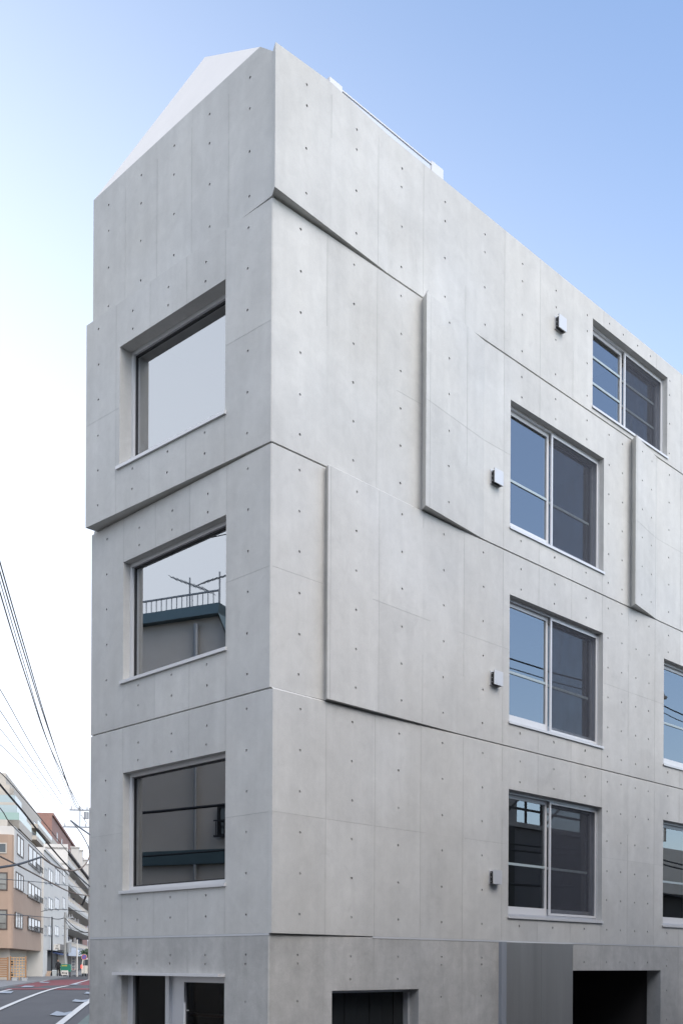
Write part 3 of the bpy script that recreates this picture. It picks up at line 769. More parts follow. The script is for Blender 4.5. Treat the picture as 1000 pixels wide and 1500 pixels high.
bn = thing('banner_sign', 'tall narrow white banner with blue and red lettering under the pale rounded awning', 'sign', sp(WB + 1.0, Vb(101), G0))
FN = Fr((E1 * Vb(101)).to_2d(), E2, -E1); zn0, zn1 = zpx(101, 1422, WB), zpx(101, 1402, WB)
mb = MB(); mb.fbox(FN, WB + .28, WB + .82, -.03, 0, zn0, zn1); mb.build('panel', STUCW, bn)
mb = MB(); rr = random.Random(3)
for q in range(4):
    y = zn1 - .1 - .36 * (q + 1)
    for (a, c, ww, hh) in ((.1, .22, .3, .04), (.12, .05, .05, .2), (.22, .0, .05, .3), (.33, .06, .05, .16)): mb.fbox(FN, WB + .3 + a, WB + .3 + a + ww, .002, .006, y + c, y + c + hh)
mb.build('lettering', aw_, bn)
mb = MB(); mb.fbox(FN, WB + .42, WB + .68, .002, .006, zn0 + .08, zn0 + .18); mb.build('red_mark', mat('red_print', (.4, .03, .03), .6), bn)
mb = MB(); mb.tube([FN.pt(WB + .25, -.02, zn0 - .7), FN.pt(WB + .25, -.02, zn1 + .1)], .025); mb.build('post', METALG, bn)

# --- balcony block
bb = thing('apartment_block', 'grey white block with long stacked balconies at the far end of the street', 'building', sp(WA - 5, V(110), G0))
WE = -11.8; Ve = lambda px: vpx(px, WE); FE = Fr((E2 * WE).to_2d(), E1, E2)
ve0, ve1 = vb1 + .4, vb1 + 75
WASH = [mat('red_brown_cloth', (.25, .11, .08), .8), mat('pale_cloth', (.45, .43, .42), .8), mat('dark_cloth', (.06, .06, .08), .8)]
mb = MB(); ztE = zpx(100.5, 1264, WE); mb.fbox(FE, ve0, ve1, -16, -1.5, .9, ztE); mb.fbox(FE, ve0, ve1, -1.6, 1.3, ztE - .25, ztE); mb.build('wall', mat('dark_brown_wall', (.12, .10, .09), .8, var=.15, vscale=.8), bb)  # one dark brown for the wall behind the balconies
mb = MB(); mb.fbox(FE, ve0, ve0 + .25, -1.5, 1.4, .9, ztE + .4); mb.build('end_wall', STUCW, bb)
for i, py in enumerate((1391, 1363.5, 1336, 1309, 1284)):
    z = zpx(100.5, py, WE)
    mb = MB(); mb.fbox(FE, ve0, ve1, -1.5, 1.35, z - .22, z); mb.fbox(FE, ve0 + .1, ve1, 1.26, 1.4, z, z + .55 if i else z + .2); mb.build('balcony', STUCW if i else GREYC, bb)
    railing(FE, ve0 + .1, ve1, 1.3, z + (.5 if i else .2), .6, bb, STUCW, 'railing', .35)
    rr = random.Random(i); k = ve0 + 1
    while k < ve0 + 46:
        wd = rr.uniform(.8, 2.0); mb = MB(); mb.fbox(FE, k, k + wd, -1.49, -1.42, z + .05, z + 2.1); mb.build('balcony_door', rr.choice([WINLT, WINDK]), bb); k += wd + rr.uniform(.8, 2.6)
    for q in range(4):
        mb = MB(); k = ve0 + 3 + q * 9 + rr.uniform(-2, 2); mb.fbox(FE, k, k + .8, .5, .8, z + 1.0, z + rr.uniform(1.4, 2.0), 0)
        mb.build('hung_washing', rr.choice(WASH), bb)
for i, (x, h) in enumerate(((101, 2.2), (107, 2.6), (113, 2.0), (119, 2.2))):
    k = Ve(x); mb = MB(); mb.fbox(FE, k, k + .9, .2, 1.3, ztE, ztE + h); mb.fbox(FE, k - .15, k + 1.05, .1, 1.4, ztE + h, ztE + h + .15); mb.build('roof_pier', STUCW, bb)

# --- big beige stepped block behind the tan one
WC = -17.5; FC = Fr((E2 * WC).to_2d(), E1, E2); Vc = lambda px: vpx(px, WC)
bc = thing('apartment_block', 'tall beige tiled block with stepped glass balconies rising behind the tan block', 'building', sp(WC - 6, Vc(30), G0))
vc0, vc1 = Vc(13.5), Vc(92)
zc = lambda px, py: zpx(px, py, WC)
zt1 = zc(13.5, 1133)
mb = MB(); p = FC.pt; vcm = Vc(64)
mb.fbox(FC, vc0, vc1, -15, 0, 1, zc(92, 1247)); mb.fbox(FC, vc0, vcm, -15, -.5, zc(92, 1247), zt1)
FCE = Fr((E1 * vc0).to_2d(), E2, -E1)
mb.build('wall', STUCB, bc)
for i, (py, g) in enumerate(((1155, 0), (1177, PALEGL), (1192.5, PALEGL), (1204, GRNGL))):
    z = zc(13.5, py); dp = .6 + i * .55
    mb = MB(); mb.fbox(FCE, WC - 12, WC + .5 + i * .3, 0, dp, z - 1.1, z - .05); mb.fbox(FC, vc0 - dp, vc0 + 2.5 + 3 * i, 0, .5 + i * .3, z - 1.1, z - .05)
    b_ = mb.build('balcony', STUCB, bc)
    if g:
        mb = MB(); mb.fbox(FCE, WC - 12, WC + .45 + i * .3, dp - .06, dp - .02, z - .05, z + .85); mb.fbox(FC, vc0 - dp, vc0 + 2.4 + 3 * i, .40 + i * .3, .45 + i * .3, z - .05, z + .85); mb.build('glass_rail', g, b_)
for px0, px1, py in ((45, 67, 1205), (43, 57, 1222)):
    mb = MB(); mb.fbox(FC, Vc(px0), Vc(px1), .0, .9, zc(px0, py + 8), zc(px0, py + 2)); b_ = mb.build('balcony', STUCB, bc)
    mb = MB(); mb.fbox(FC, Vc(px0), Vc(px1), .85, .9, zc(px0, py + 2), zc(px0, py - 4)); mb.build('glass_rail', PALEGL if py < 1210 else GRNGL, b_)
    far_window(FC, Vc(px0 + 3), Vc(px1 - 3), zc(px0, py + 2), zc(px0, py - 7), bc, WINLT, 3, framem=METALG)
for i in range(3):
    z = zc(13.5, 1160 + 18 * i) - 2.3
    far_window(FCE, WC - 7 - i, WC - 1.2, z, z + 1.9, bc, WINLT if i else WINDK, 3, o=.05, framem=METALG)

# --- red brown block and blue grey tower further off
WD = -19.0; FD = Fr((E2 * WD).to_2d(), E1, E2); Vd = lambda px: vpx(px, WD)
bd = thing('apartment_block', 'red brown tiled block rising over the beige one far down the street', 'building', sp(WD - 8, Vd(85), G0))
zd = zpx(75, 1195, WD)
mb = MB(); mb.fbox(FD, Vd(75), Vd(128), -16, 0, 1, zd); mb.fbox(FD, Vd(75), Vd(128), -16, .3, zd, zd + .5); mb.build('wall', BRICK, bd)
for i in range(4):
    for j in range(6):
        k = Vd(78) + 6 + j * 11; far_window(FD, k, k + 2.2, zd - 3.6 - 3.2 * i, zd - 1.9 - 3.2 * i, bd, WINDK, 1, framem=METALG)
WG = -25.0; FG = Fr((E2 * WG).to_2d(), E1, E2); Vg = lambda px: vpx(px, WG)
bt = thing('tower_block', 'blue grey clad tower showing as a thin sliver behind the red brown block', 'building', sp(WG - 8, Vg(95), G0))
zg = zpx(80, 1197, WG)
mb = MB(); mb.fbox(FG, Vg(80), Vg(80) + 160, -20, 0, 1, zg); mb.build('wall', SLATE, bt)
mb = MB()
for i in range(10): mb.fbox(FG, Vg(80) + 1, Vg(80) + 159, 0, .12, zg - 1.6 - 3.1 * i, zg - .5 - 3.1 * i)
mb.build('window', WINDK, bt)

# --- poles
def pole(px, py0, py1, r, Y, m, name, label, cat, arms=(), lamp=False):
    b = at(px, py0, Y); t = at(px, py1, Y); t.x, t.y = b.x, b.y; b.z = gz(b.x, b.y) - .1
    o = thing(name, label, cat, b)
    mb = MB(); mb.tube([b, t], r, 8, taper=r * .75); mb.build('pole', m, o)
    for dz, L, off in arms:
        mb = MB(); c = Vector((t.x, t.y, t.z - dz)); mb.hexa([c + E2 * (off - L) + Vector((0, -.06 + q[0], q[1])) if False else c + E2 * a_ + E1 * b_ + Vector((0, 0, c_)) for a_, b_, c_ in
            ((off - L, -.06, -.06), (off + L, -.06, -.06), (off + L, .06, -.06), (off - L, .06, -.06), (off - L, -.06, .06), (off + L, -.06, .06), (off + L, .06, .06), (off - L, .06, .06))])
        ar = mb.build('crossarm', METALG, o)
        for q in range(4):
            mb = MB(); cc = c + E2 * (off - L + .15 + q * (2 * L - .3) / 3); mb.tube([cc + Vector((0, 0, .06)), cc + Vector((0, 0, .16)), cc + Vector((0, 0, .32))], .07, 6, taper=.04); mb.build('insulator', POLEC, ar)
    return o, t
pole(75.8, 1428, 1343.5, .09, 108, METALD, 'utility_pole', 'slim dark pole standing against the white block', 'pole')
po2, t2 = pole(95.3, 1430, 1337, .16, 106, POLEC, 'utility_pole', 'thick grey concrete pole carrying the wires beside the rounded awning', 'pole', arms=((.5, .5, .3), (1.6, .4, .2)))
b2 = MB(); c = Vector((t2.x, t2.y, t2.z - 3.2)); b2.tube([c + E2 * .35 + Vector((0, 0, -.8)), c + E2 * .35 + Vector((0, 0, .2))], .25, 10); b2.build('transformer', METALG, po2)
pole(112.8, 1428, 1377, .09, 110, STUCW, 'lamp_post', 'slim white post near the round no parking sign', 'post')
p5, t5 = pole(131.5, 1430, 1184, .17, 88, POLEC, 'utility_pole', 'tall pole with insulators and crossarms close to the concrete wall', 'pole', arms=((.2, 1.1, -.6), (1.6, 1.4, -.8)))
mb = MB(); c = t5 + E2 * -.85 + Vector((0, 0, -.2)); mb.tube([c + Vector((0, 0, .2)), c + Vector((0, 0, -1.5))], .05, 6); mb.tube([c + Vector((.1, 0, -.4)), c + Vector((.6, 0, -1.1))], .04, 5); mb.build('brace', METALG, p5)
mb = MB(); mb.tube([t5 + E2 * -.35 + Vector((0, 0, -.9)), t5 + E2 * -.35 + Vector((0, 0, -.35))], .2, 8); mb.build('transformer', METALG, p5)
npb = at(-75, 1440, 36); npb.z = gz(npb.x, npb.y)
npo = thing('utility_pole', 'near concrete pole left of the view that the street cables are tied to', 'pole', npb)
mb = MB(); mb.tube([npb, Vector((npb.x, npb.y, 16.5))], .18, 10, taper=.13); mb.build('pole', POLEC, npo)
npc = at(-60, 1440, 20); npc.z = gz(npc.x, npc.y)
npd = thing('utility_pole', 'nearest concrete pole left of the view holding the dark steep wires', 'pole', npc)
mb = MB(); mb.tube([npc, Vector((npc.x, npc.y, 13.2))], .16, 10, taper=.12); mb.build('pole', POLEC, npd)
# round no parking sign
b = at(123.3, 1402.5, 107); sg = thing('road_sign', 'round blue no parking sign with a red ring on a thin post', 'sign', (b.x, b.y, gz(b.x, b.y)))
def disc(mb, c, r, m, o): mb.poly([c + E1 * -o + E2 * (r * math.cos(k * math.pi / 12)) + Vector((0, 0, r * math.sin(k * math.pi / 12))) for k in range(24)], m)
mb = MB(); mb.tube([(b.x, b.y, gz(b.x, b.y)), (b.x, b.y, b.z + .2)], .035); mb.build('post', METALG, sg)
mb = MB(); disc(mb, b, .30, 0, .05); disc(mb, b, .27, 1, .055); disc(mb, b, .2, 2, .06)
q = [b + E1 * -.065 + E2 * x + Vector((0, 0, z)) for x, z in ((-.17, .13), (-.13, .17), (.17, -.13), (.13, -.17))]; mb.poly(q, 1)
mb.build('disc', [STUCW, mat('sign_red', (.42, .05, .05), .5), mat('sign_blue', (.05, .12, .40), .5)], sg)

# --- van
vb_ = at(131, 1431.5, 112); vz = gz(vb_.x, vb_.y); vb_.z = vz
van = thing('parked_van', 'cream van seen from behind with a lit red tail light', 'van', vb_)
FV = Fr(vb_.to_2d(), E2, -E1)
body = mat('cream_van_paint', (.60, .57, .50), .3, spec=.6)
prof = [(-.80, .35), (.80, .35), (.84, .9), (.80, 1.2), (.70, 1.85), (.6, 1.93), (-.6, 1.93), (-.70, 1.85), (-.80, 1.2), (-.84, .9)]
mb = MB(); a = [FV.pt(x, 0, vz + z) for x, z in prof]; b = [FV.pt(x, -3.6, vz + z) for x, z in prof]; c = [FV.pt(x * .96, -4.3, vz + min(z, 1.15)) for x, z in prof]
mb.poly(a); mb.poly(c[::-1])
for P_, Q_ in ((a, b), (b, c)):
    for i in range(10): j = (i + 1) % 10; mb.poly([P_[i], P_[j], Q_[j], Q_[i]])
mb.build('body', body, van)
mb = MB(); q = FV.pt; mb.poly([q(-.68, .012, vz + 1.15), q(.68, .012, vz + 1.15), q(.6, .012, vz + 1.78), q(-.6, .012, vz + 1.78)])
for sx in (-1, 1): mb.poly([q(sx * .80, -.3, vz + 1.2), q(sx * .80, -2.4, vz + 1.2), q(sx * .73, -2.4, vz + 1.75), q(sx * .73, -.3, vz + 1.75)])
mb.build('rear_window', WINDK, van)
lamp = bpy.data.materials.new('lit_tail_light'); lamp.use_nodes = True; pb = lamp.node_tree.nodes['Principled BSDF']
pb.inputs['Base Color'].default_value = (.5, .02, .02, 1); pb.inputs['Emission Color'].default_value = (1, .06, .04, 1); pb.inputs['Emission Strength'].default_value = 1.2
for sx in (-1, 1):
    mb = MB(); mb.fbox(FV, sx * .80 - .06, sx * .80 + .06, -.1, .03, vz + .85, vz + 1.2); mb.build('tail_light', lamp, van)
mb = MB(); mb.fbox(FV, -.82, .82, -.1, .07, vz + .32, vz + .55); mb.build('bumper', body, van)
mb = MB(); mb.fbox(FV, -.17, .17, .02, .035, vz + .62, vz + .78); mb.build('licence_plate', STUCW, van)
for sx in (-1, 1):
    for o in (-.75, -3.3):
        mb = MB(); c0 = q(sx * .66, o, vz + .3); mb.tube([c0 - E2 * .09, c0 + E2 * .09], .3, 14); mb.build('wheel', CABLE, van)

# --- green delivery cart, bin, board, person
cb = at(95.3, 1431.8, 105); cz = gz(cb.x, cb.y); cb.z = cz
cart = thing('delivery_cart', 'green covered delivery cart with a white lower panel parked at the roadside', 'cart', cb)
FK = Fr(cb.to_2d(), E2, -E1); grn = mat('green_canvas', (.012, .16, .10), .6, var=.15, vscale=3)
mb = MB(); q = FK.pt
pr = [(-.42, .55), (.5, .55), (.52, 1.05), (.42, 1.28), (-.40, 1.28), (-.46, 1.0)]
mb.prism([q(x, 0, cz + z) for x, z in pr], E1 * 1.3); mb.build('cover', grn, cart)
mb = MB(); mb.fbox(FK, -.36, .3, .01, .05, cz + .22, cz + .68); mb.build('panel', STUCW, cart)
mb = MB()
for a, c, w2, h2 in ((-.27, .36, .1, .16), (-.12, .33, .06, .2), (-.02, .4, .14, .05), (.08, .3, .1, .18)): mb.fbox(FK, a, a + w2, .054, .058, cz + c, cz + c + h2)
mb.build('panel_marks', METALD, cart)
mb = MB(); mb.fbox(FK, -.34, .2, .01, .014, cz + 1.1, cz + 1.17); mb.build('yellow_lettering', mat('yellow_print', (.55, .42, .05), .6), cart)
for x, o in ((-.38, -.3), (.45, -.3), (.05, -1.25)):
    mb = MB(); c0 = q(x, o, cz + .26); mb.tube([c0 - E2 * .05, c0 + E2 * .05], .26, 14); mb.build('wheel', CABLE, cart)
bp_ = at(79.6, 1432, 105); bz = gz(bp_.x, bp_.y); FBn = Fr(bp_.to_2d(), E2, -E1)
mb = MB(); mb.hexa([FBn.pt(x, o, bz + z) for x, o, z in ((-.19, 0, 0), (.19, 0, 0), (.19, -.4, 0), (-.19, -.4, 0), (-.22, .02, .62), (.22, .02, .62), (.22, -.42, .62), (-.22, -.42, .62))])
mb.hexa([FBn.pt(x, o, bz + z) for x, o, z in ((-.24, .04, .62), (.24, .04, .62), (.24, -.44, .62), (-.24, -.44, .62), (-.18, 0, .72), (.18, 0, .72), (.18, -.4, .72), (-.18, -.4, .72))])
tag(mb.build('waste_bin', mat('grey_bin', (.40, .43, .43), .6)), 'pale grey lidded bin left of the green cart', 'bin')
bp_ = at(71, 1433, 104); bz = gz(bp_.x, bp_.y); FBn = Fr(bp_.to_2d(), E2, -E1)
mb = MB(); mb.hexa([FBn.pt(x, o, bz + z) for x, o, z in ((-.3, .3, 0), (.12, .3, 0), (.12, .26, 0), (-.3, .26, 0), (-.14, -.2, .62), (.26, -.2, .62), (.26, -.24, .62), (-.14, -.24, .62))])
tag(mb.build('leaning_board', mat('weathered_board', (.30, .22, .16), .8)), 'brown board leaning by the dark shopfront', 'board')
def person(px, py, Y, label):
    b = at(px, py, Y); z0 = gz(b.x, b.y); b.z = z0
    root = thing('person', label, 'person', b)
    J = [(0, 0, .92), (0, 0, 1.15), (0, -.02, 1.38), (0, -.03, 1.48), (0, -.06, 1.60), (0, -.05, 1.70),
         (-.19, -.02, 1.36), (-.25, -.05, 1.10), (-.20, -.22, .92), (.19, -.02, 1.36), (.26, -.02, 1.10), (.24, -.16, .88),
         (-.10, 0, .86), (-.11, -.04, .48), (-.11, .02, .06), (-.11, -.13, .03), (.10, 0, .86), (.12, .02, .48), (.13, .10, .06), (.13, -.05, .03)]
    E = [(0, 1), (1, 2), (2, 3), (3, 4), (4, 5), (2, 6), (6, 7), (7, 8), (2, 9), (9, 10), (10, 11), (0, 12), (12, 13), (13, 14), (14, 15), (0, 16), (16, 17), (17, 18), (18, 19)]
    rad = [.15, .15, .16, .055, .095, .07, .07, .05, .035, .07, .05, .035, .095, .062, .042, .04, .095, .062, .042, .04]
    me = bpy.data.meshes.new('body'); me.from_pydata(J, E, [])
    o = bpy.data.objects.new('body', me); COL.objects.link(o); o.parent = root; BASE[o.name] = b
    me.materials.append(mat('dark_coat', (.018, .018, .022), .8))
    sk = o.modifiers.new('skin', 'SKIN'); sb = o.modifiers.new('sub', 'SUBSURF'); sb.levels = sb.render_levels = 2
    for i, v in enumerate(me.skin_vertices[0].data): v.radius = (rad[i], rad[i] * (.75 if i in (0, 1, 2) else 1)); v.use_root = (i == 0)
    mb = MB(); c = b + Vector((0, -.055, 1.615))
    for i in range(6):
        for j in range(12):
            f = lambda a_, k_: c + Vector((.085 * math.sin(a_) * math.cos(k_), -.075 * math.sin(a_) * math.sin(k_) - .03, .105 * math.cos(a_)))
            mb.poly([f(math.pi * i / 6, math.pi * 2 * j / 12), f(math.pi * (i + 1) / 6, math.pi * 2 * j / 12), f(math.pi * (i + 1) / 6, math.pi * 2 * (j + 1) / 12), f(math.pi * i / 6, math.pi * 2 * (j + 1) / 12)])
    mb.build('face', mat('skin', (.35, .22, .16), .6), root, smooth=True)
    mb = MB(); c2 = c + Vector((0, .02, .03))
    for i in range(4):
        for j in range(12):
            f = lambda a_, k_: c2 + Vector((.10 * math.sin(a_) * math.cos(k_), .095 * math.sin(a_) * math.sin(k_), .11 * math.cos(a_)))
            mb.poly([f(math.pi * .62 * i / 4, math.pi * 2 * j / 12), f(math.pi * .62 * (i + 1) / 4, math.pi * 2 * j / 12), f(math.pi * .62 * (i + 1) / 4, math.pi * 2 * (j + 1) / 12), f(math.pi * .62 * i / 4, math.pi * 2 * (j + 1) / 12)])
    mb.build('hair', mat('black_hair', (.015, .012, .01), .6), root, smooth=True)
person(85.3, 1432, 105.6, 'person in dark clothes standing behind the green delivery cart')

# --- clipped shrub far down the street
sb_ = at(129, 1405, 118); sz = gz(sb_.x, sb_.y)
sh_ = thing('street_tree', 'small round dark green tree beyond the round no parking sign', 'tree', (sb_.x, sb_.y, sz))
mb = MB(); mb.tube([(sb_.x, sb_.y, sz), (sb_.x + .05, sb_.y, sz + 1.8)], .07, 6, taper=.04); mb.build('trunk', WINF, sh_)
mb = MB(); rr = random.Random(5)
for k in range(700):
    d = Vector((rr.gauss(0, 1), rr.gauss(0, 1), rr.gauss(0, 1))).normalized() * (rr.random() ** .4) * rr.uniform(.7, 1.05)
    c = Vector((sb_.x + d.x * 1.0, sb_.y + d.y * 1.0, sz + 2.35 + d.z * .75)); a_ = Vector((rr.gauss(0, 1), rr.gauss(0, 1), rr.gauss(0, 1))).normalized() * .1; b_ = a_.orthogonal().normalized() * .06
    mb.poly([c - a_, c + b_, c + a_, c - b_])
mb.build('crown', mat('dark_green_leaves', (.04, .075, .03), .7, var=.3, vscale=3), sh_)

# ------------------------------------------------------------------ overhead wires
def wire(pix, r, m, label, name='overhead_wire', group=None, n=10, sag=0.0):
    """pix: (px, py, distance) points along the wire"""
    if group and pix[0][0] <= 0 and 'dark wires' not in label and 'beside the three' not in label:   # tied to the pole just left of the frame
        (x0, y0, _), (x1, y1, _) = pix[0], pix[1]
        pix = [(-75, y0 + (y1 - y0) / (x1 - x0) * (-75 - x0), 36)] + list(pix[1 if x0 < 0 else 0:])
    A, B = at(*pix[0]), at(*pix[-1]); dx, dy = B.x - A.x, B.y - A.y; P = [A]; pts = []
    for px, py, _ in pix[1:-1]:               # a wire hangs in the upright plane through its two ends
        r_ = at(px, py, 1.0); tt = (A.x * dy - A.y * dx) / (r_.x * dy - r_.y * dx)
        P.append(Vector((r_.x * tt, r_.y * tt, EYE + (r_.z - EYE) * tt)))
    P.append(B)
    for i in range(len(P) - 1):
        p0, p1, p2, p3 = P[max(i - 1, 0)], P[i], P[i + 1], P[min(i + 2, len(P) - 1)]
        for k in range(n):
            t = k / n
            pts.append(.5 * ((2 * p1) + (p2 - p0) * t + (2 * p0 - 5 * p1 + 4 * p2 - p3) * t * t + (3 * p1 - p0 - 3 * p2 + p3) * t ** 3))
    pts.append(P[-1])
    mb = MB(); mb.tube(pts, r, 5, cap=True)
    return tag(mb.build(name, m), label, 'wire', group)
g1 = 'wires crossing the white sky'
T = t5 + E2 * -.6
for i, (y0, x1, y1) in enumerate(((824, 116, 1186), (838, 118, 1186), (868, 121, 1186))):
    wire([(-60, y0 - 215, 20), (0, y0, 24), (40, y0 + 138 - i * 4, 36), (75, y0 + 255 - i * 12, 55), (x1 - 8, y1 - 10, 80), (x1, y1, 87.8)], .019, CABLE,
         ('topmost', 'middle', 'lowest')[i] + ' of the three dark wires running steeply down the white sky to the tall pole', group=g1)
thin = mat('weathered_grey_wire', (.30, .30, .32), .6)
wire([(-40, 950, 40), (0, 1010, 45), (45, 1090, 62), (90, 1165, 85)], .022, thin, 'higher thin grey wire slanting down the white sky above the beige block', group=g1)
wire([(-40, 985, 42), (0, 1041, 48), (50, 1118, 68), (92, 1180, 86)], .020, thin, 'lower thin grey wire slanting down the white sky above the beige block', group=g1)
wire([(-40, 1060, 45), (0, 1091, 50), (35, 1127, 68), (65, 1170, 90)], .018, thin, 'faint grey wire lowest in the white sky over the beige block', group=g1)
wire([(-40, 1030, 43), (0, 1068, 49), (42, 1122, 66), (80, 1172, 88)], .017, thin, 'very thin grey wire just above the faint lowest one over the beige block', group=g1)
wire([(-60, 640, 20), (0, 852, 25), (36, 975, 36), (72, 1092, 55), (110, 1186, 84)], .014, thin, 'thin grey wire running beside the three dark ones down the white sky', group=g1)
g2 = 'cables crossing in front of the street buildings'
wire([(-30, 1105, 40), (0, 1131.5, 44), (32, 1167, 52), (70, 1212, 66), (110, 1262, 84), (131.3, 1288, 87)], .022, CABLE, 'upper black cable slanting across the beige block to the tall pole', group=g2)
wire([(-30, 1112, 38), (0, 1149.5, 42), (36, 1192, 50), (70, 1236, 62), (100, 1270, 78), (131.3, 1299, 87)], .05, CABLE, 'thickest black cable slanting across the beige and white blocks', group=g2)
wire([(-30, 1150, 45), (0, 1184, 50), (17, 1208.5, 56), (55, 1245, 70), (95, 1285, 92)], .024, CABLE, 'thin black cable crossing the roof edge of the tan and white block', group=g2)
wire([(-30, 1240, 40), (0, 1255, 44), (30, 1270, 52), (68, 1290, 64), (105, 1308, 80), (131.3, 1313, 87)], .042, CABLEB, 'brown cable crossing low in front of the windows of the tan block', group=g2)
wire([(-40, 1277, 38), (0, 1271, 42), (30, 1265.5, 48), (61, 1255.5, 58)], .058, CABLE, 'stout black cable bowing up across the tan wall', group=g2)
wire([(61, 1255.5, 58), (75, 1266, 62), (92, 1274, 68), (110, 1275.5, 76), (124, 1268, 83), (131.8, 1254, 87.5)], .052, CABLEB, 'looped brown wrapped cable hanging before the balcony block', group=g2)
wire([(131.3, 1250, 87.4), (129, 1240, 86), (118, 1220, 80), (103.5, 1202.5, 72)], .04, thin, 'short grey stay rising left from the tall pole', group=g2)
wire([(103.5, 1202.5, 72), (116, 1212, 78), (131.5, 1223, 87)], .07, METALG, 'thick grey arm sloping down to the tall pole', group=g2)
wire([(0, 1340, 70), (40, 1342, 84), (75.8, 1345, 107.8)], .03, CABLE, 'level dark wire between the tan block and the slim dark pole', group=g2)
wire([(75.8, 1346, 107.8), (86, 1347, 107), (95.3, 1345, 106)], .04, CABLE, 'short level wire between the two poles at the white block', group=g2)
wire([(95.3, 1346, 106), (108, 1358, 98), (120, 1365, 92), (131, 1367, 88)], .04, CABLE, 'dark wire drooping right from the thick grey pole', group=g2)
wire([(95.3, 1349, 106), (105, 1362, 100), (118, 1366, 93), (131, 1366, 88)], .03, CABLE, 'lower dark wire drooping right from the thick grey pole', group=g2)
wire([(60, 1336, 90), (75, 1333, 96), (95, 1333, 106), (131, 1337, 88)], .025, CABLE, 'thin dark wire crossing the white block above the poles', group=g2)
wire([(0, 1288, 60), (60, 1293, 75), (100, 1298, 85), (131, 1303, 88)], .018, CABLE, 'thin wire crossing the middle windows of the white block', group=g2)
wire([(120, 1327, 88), (124, 1318, 88), (126, 1313, 88)], .09, METALD, 'dark clamp hanging on the cables by the concrete wall', name='cable_clamp', group=g2)

# ------------------------------------------------------------------ buildings across the two streets (seen in the window panes, bar the added light blockers)
def refl(F, px, py, off):
    """where a line of sight mirrored in the wall plane of F meets a plane 'off' metres in front of that wall"""
    ray = at(px, py, 1.0) - Vector((0, 0, EYE)); o = Vector((0, 0, EYE)); gpl = F.O - F.n * off
    t = (gpl - o).dot(F.n) / ray.dot(F.n); v = o + ray * t
    dd = (v - F.O).dot(F.n); return v - F.n * (2 * dd)
def mirror(F, v): return v - F.n * (2 * (v - F.O).dot(F.n))
# grey stucco house across the short street
P2 = mirror(FL, at(316, 893, 22)); zt_ = P2.z
u, v = unrot(200, 910); P1 = mirror(FL, at(200, 910, (zt_ - EYE) * F_PX / v))
d = (P1 - P2); d.z = 0; d.normalize(); nrm = Vector((-d.y, d.x, 0))
if nrm.dot(C0 - P2) < 0: nrm = -nrm
zt_ += .29; P2 = P2 + d * .22
FO = Fr(P2.to_2d(), d.to_2d(), nrm.to_2d())
ho = thing('stucco_house', 'grey stucco house with a blue green roof band and a roof railing across the street', 'building', P2 * 1 - Vector((0, 0, P2.z)))
stg = mat('grey_stucco', (.60, .55, .49), .85, var=.08, vscale=1, bump=.15, bscale=20)
band = mat('blue_green_metal', (.075, .12, .135), .5, .2, var=.1, vscale=2)
q = FO.pt
mb = MB(); mb.prism([q(x, -.1, z) for x, z in ((16, -.5), (16, zt_ - .28), (.06, zt_ - .28), (-.18, zt_ - .85), (-3.2, zt_ - 1.0), (-3.2, -.5))], FO.n * -8)
mb.build('wall', stg, ho)
mb = MB()
mb.hexa([q(-.05, .10, zt_ - .29), q(16, .10, zt_ - .29), q(16, -8, zt_ - .29), q(-.05, -8, zt_ - .29), q(.05, -.1, zt_), q(16, -.1, zt_), q(16, -7.6, zt_), q(.05, -7.6, zt_)])
mb.hexa([q(-.05, .10, zt_ - .29), q(-.34, .10, zt_ - .95), q(-.34, -8, zt_ - .95), q(-.05, -8, zt_ - .29), q(.05, -.1, zt_), q(-.2, -.1, zt_ - .75), q(-.2, -8, zt_ - .75), q(.05, -8, zt_)])
mb.build('roof_band', band, ho)
mb = MB(); mb.fbox(FO, -3.2, 16, -.095, .02, 4.78, 5.08); mb.build('lower_band', band, ho)
railing(FO, .15, 15.5, -.3, zt_ - .02, .36, ho, METALG, 'roof_railing', .13)
mb = MB(); k = .55; mb.tube([q(k, -.02, -.4), q(k, -.02, zt_ - .6)], .035, 8); mb.tube([q(k, -.02, zt_ - 1.2), q(k, -.02, zt_ - .42)], .055, 8); mb.build('downpipe', METALG, ho)
far_window(FO, -.75, .02, 5.35, 5.98, ho, WINDK, 2, o=-.08, framem=METALD, ww=.05)
railing(FO, -.8, .06, .02, 5.28, .4, ho, METALD, 'window_grille', .1)
far_window(FO, 4.5, 6.0, 5.7, 7.0, ho, WINDK, 2, o=-.08, framem=METALG)
far_window(FO, 3.0, 5.2, 2.6, 4.2, ho, WINDK, 2, o=-.08, framem=METALG)
def antenna(k, o, h, ang, label, tilt):
    b = q(k, o, zt_); a = thing('tv_antenna', label, 'antenna', b)
    mb = MB(); mb.tube([b, b + Vector((0, 0, h))], .02, 6); mb.build('mast', METALG, a)
    dr = Vector((math.cos(ang), math.sin(ang), 0)); sd_ = Vector((-dr.y, dr.x, 0))
    mb = MB(); t = b + Vector((0, 0, h * .85)); up = Vector((0, 0, tilt)); mb.tube([t - (dr + up) * .5, t + (dr + up) * .5], .011, 5)
    for i in range(9):
        c = t + (dr + up) * (-.48 + i * .115); l = .3 - .014 * i; mb.tube([c - sd_ * l, c + sd_ * l], .008, 4)
    mb.build('boom', METALG, a)
ad = math.atan2(d.y, d.x)
antenna(1.25, -.9, .95, ad, 'tv antenna on a mast behind the roof railing, away from the roof corner', .45)
antenna(.32, -.6, .85, ad + 2.0, 'tv antenna on a mast at the corner of the stucco roof', .5)
wl = 'black cable strung along the short street before the stucco house'
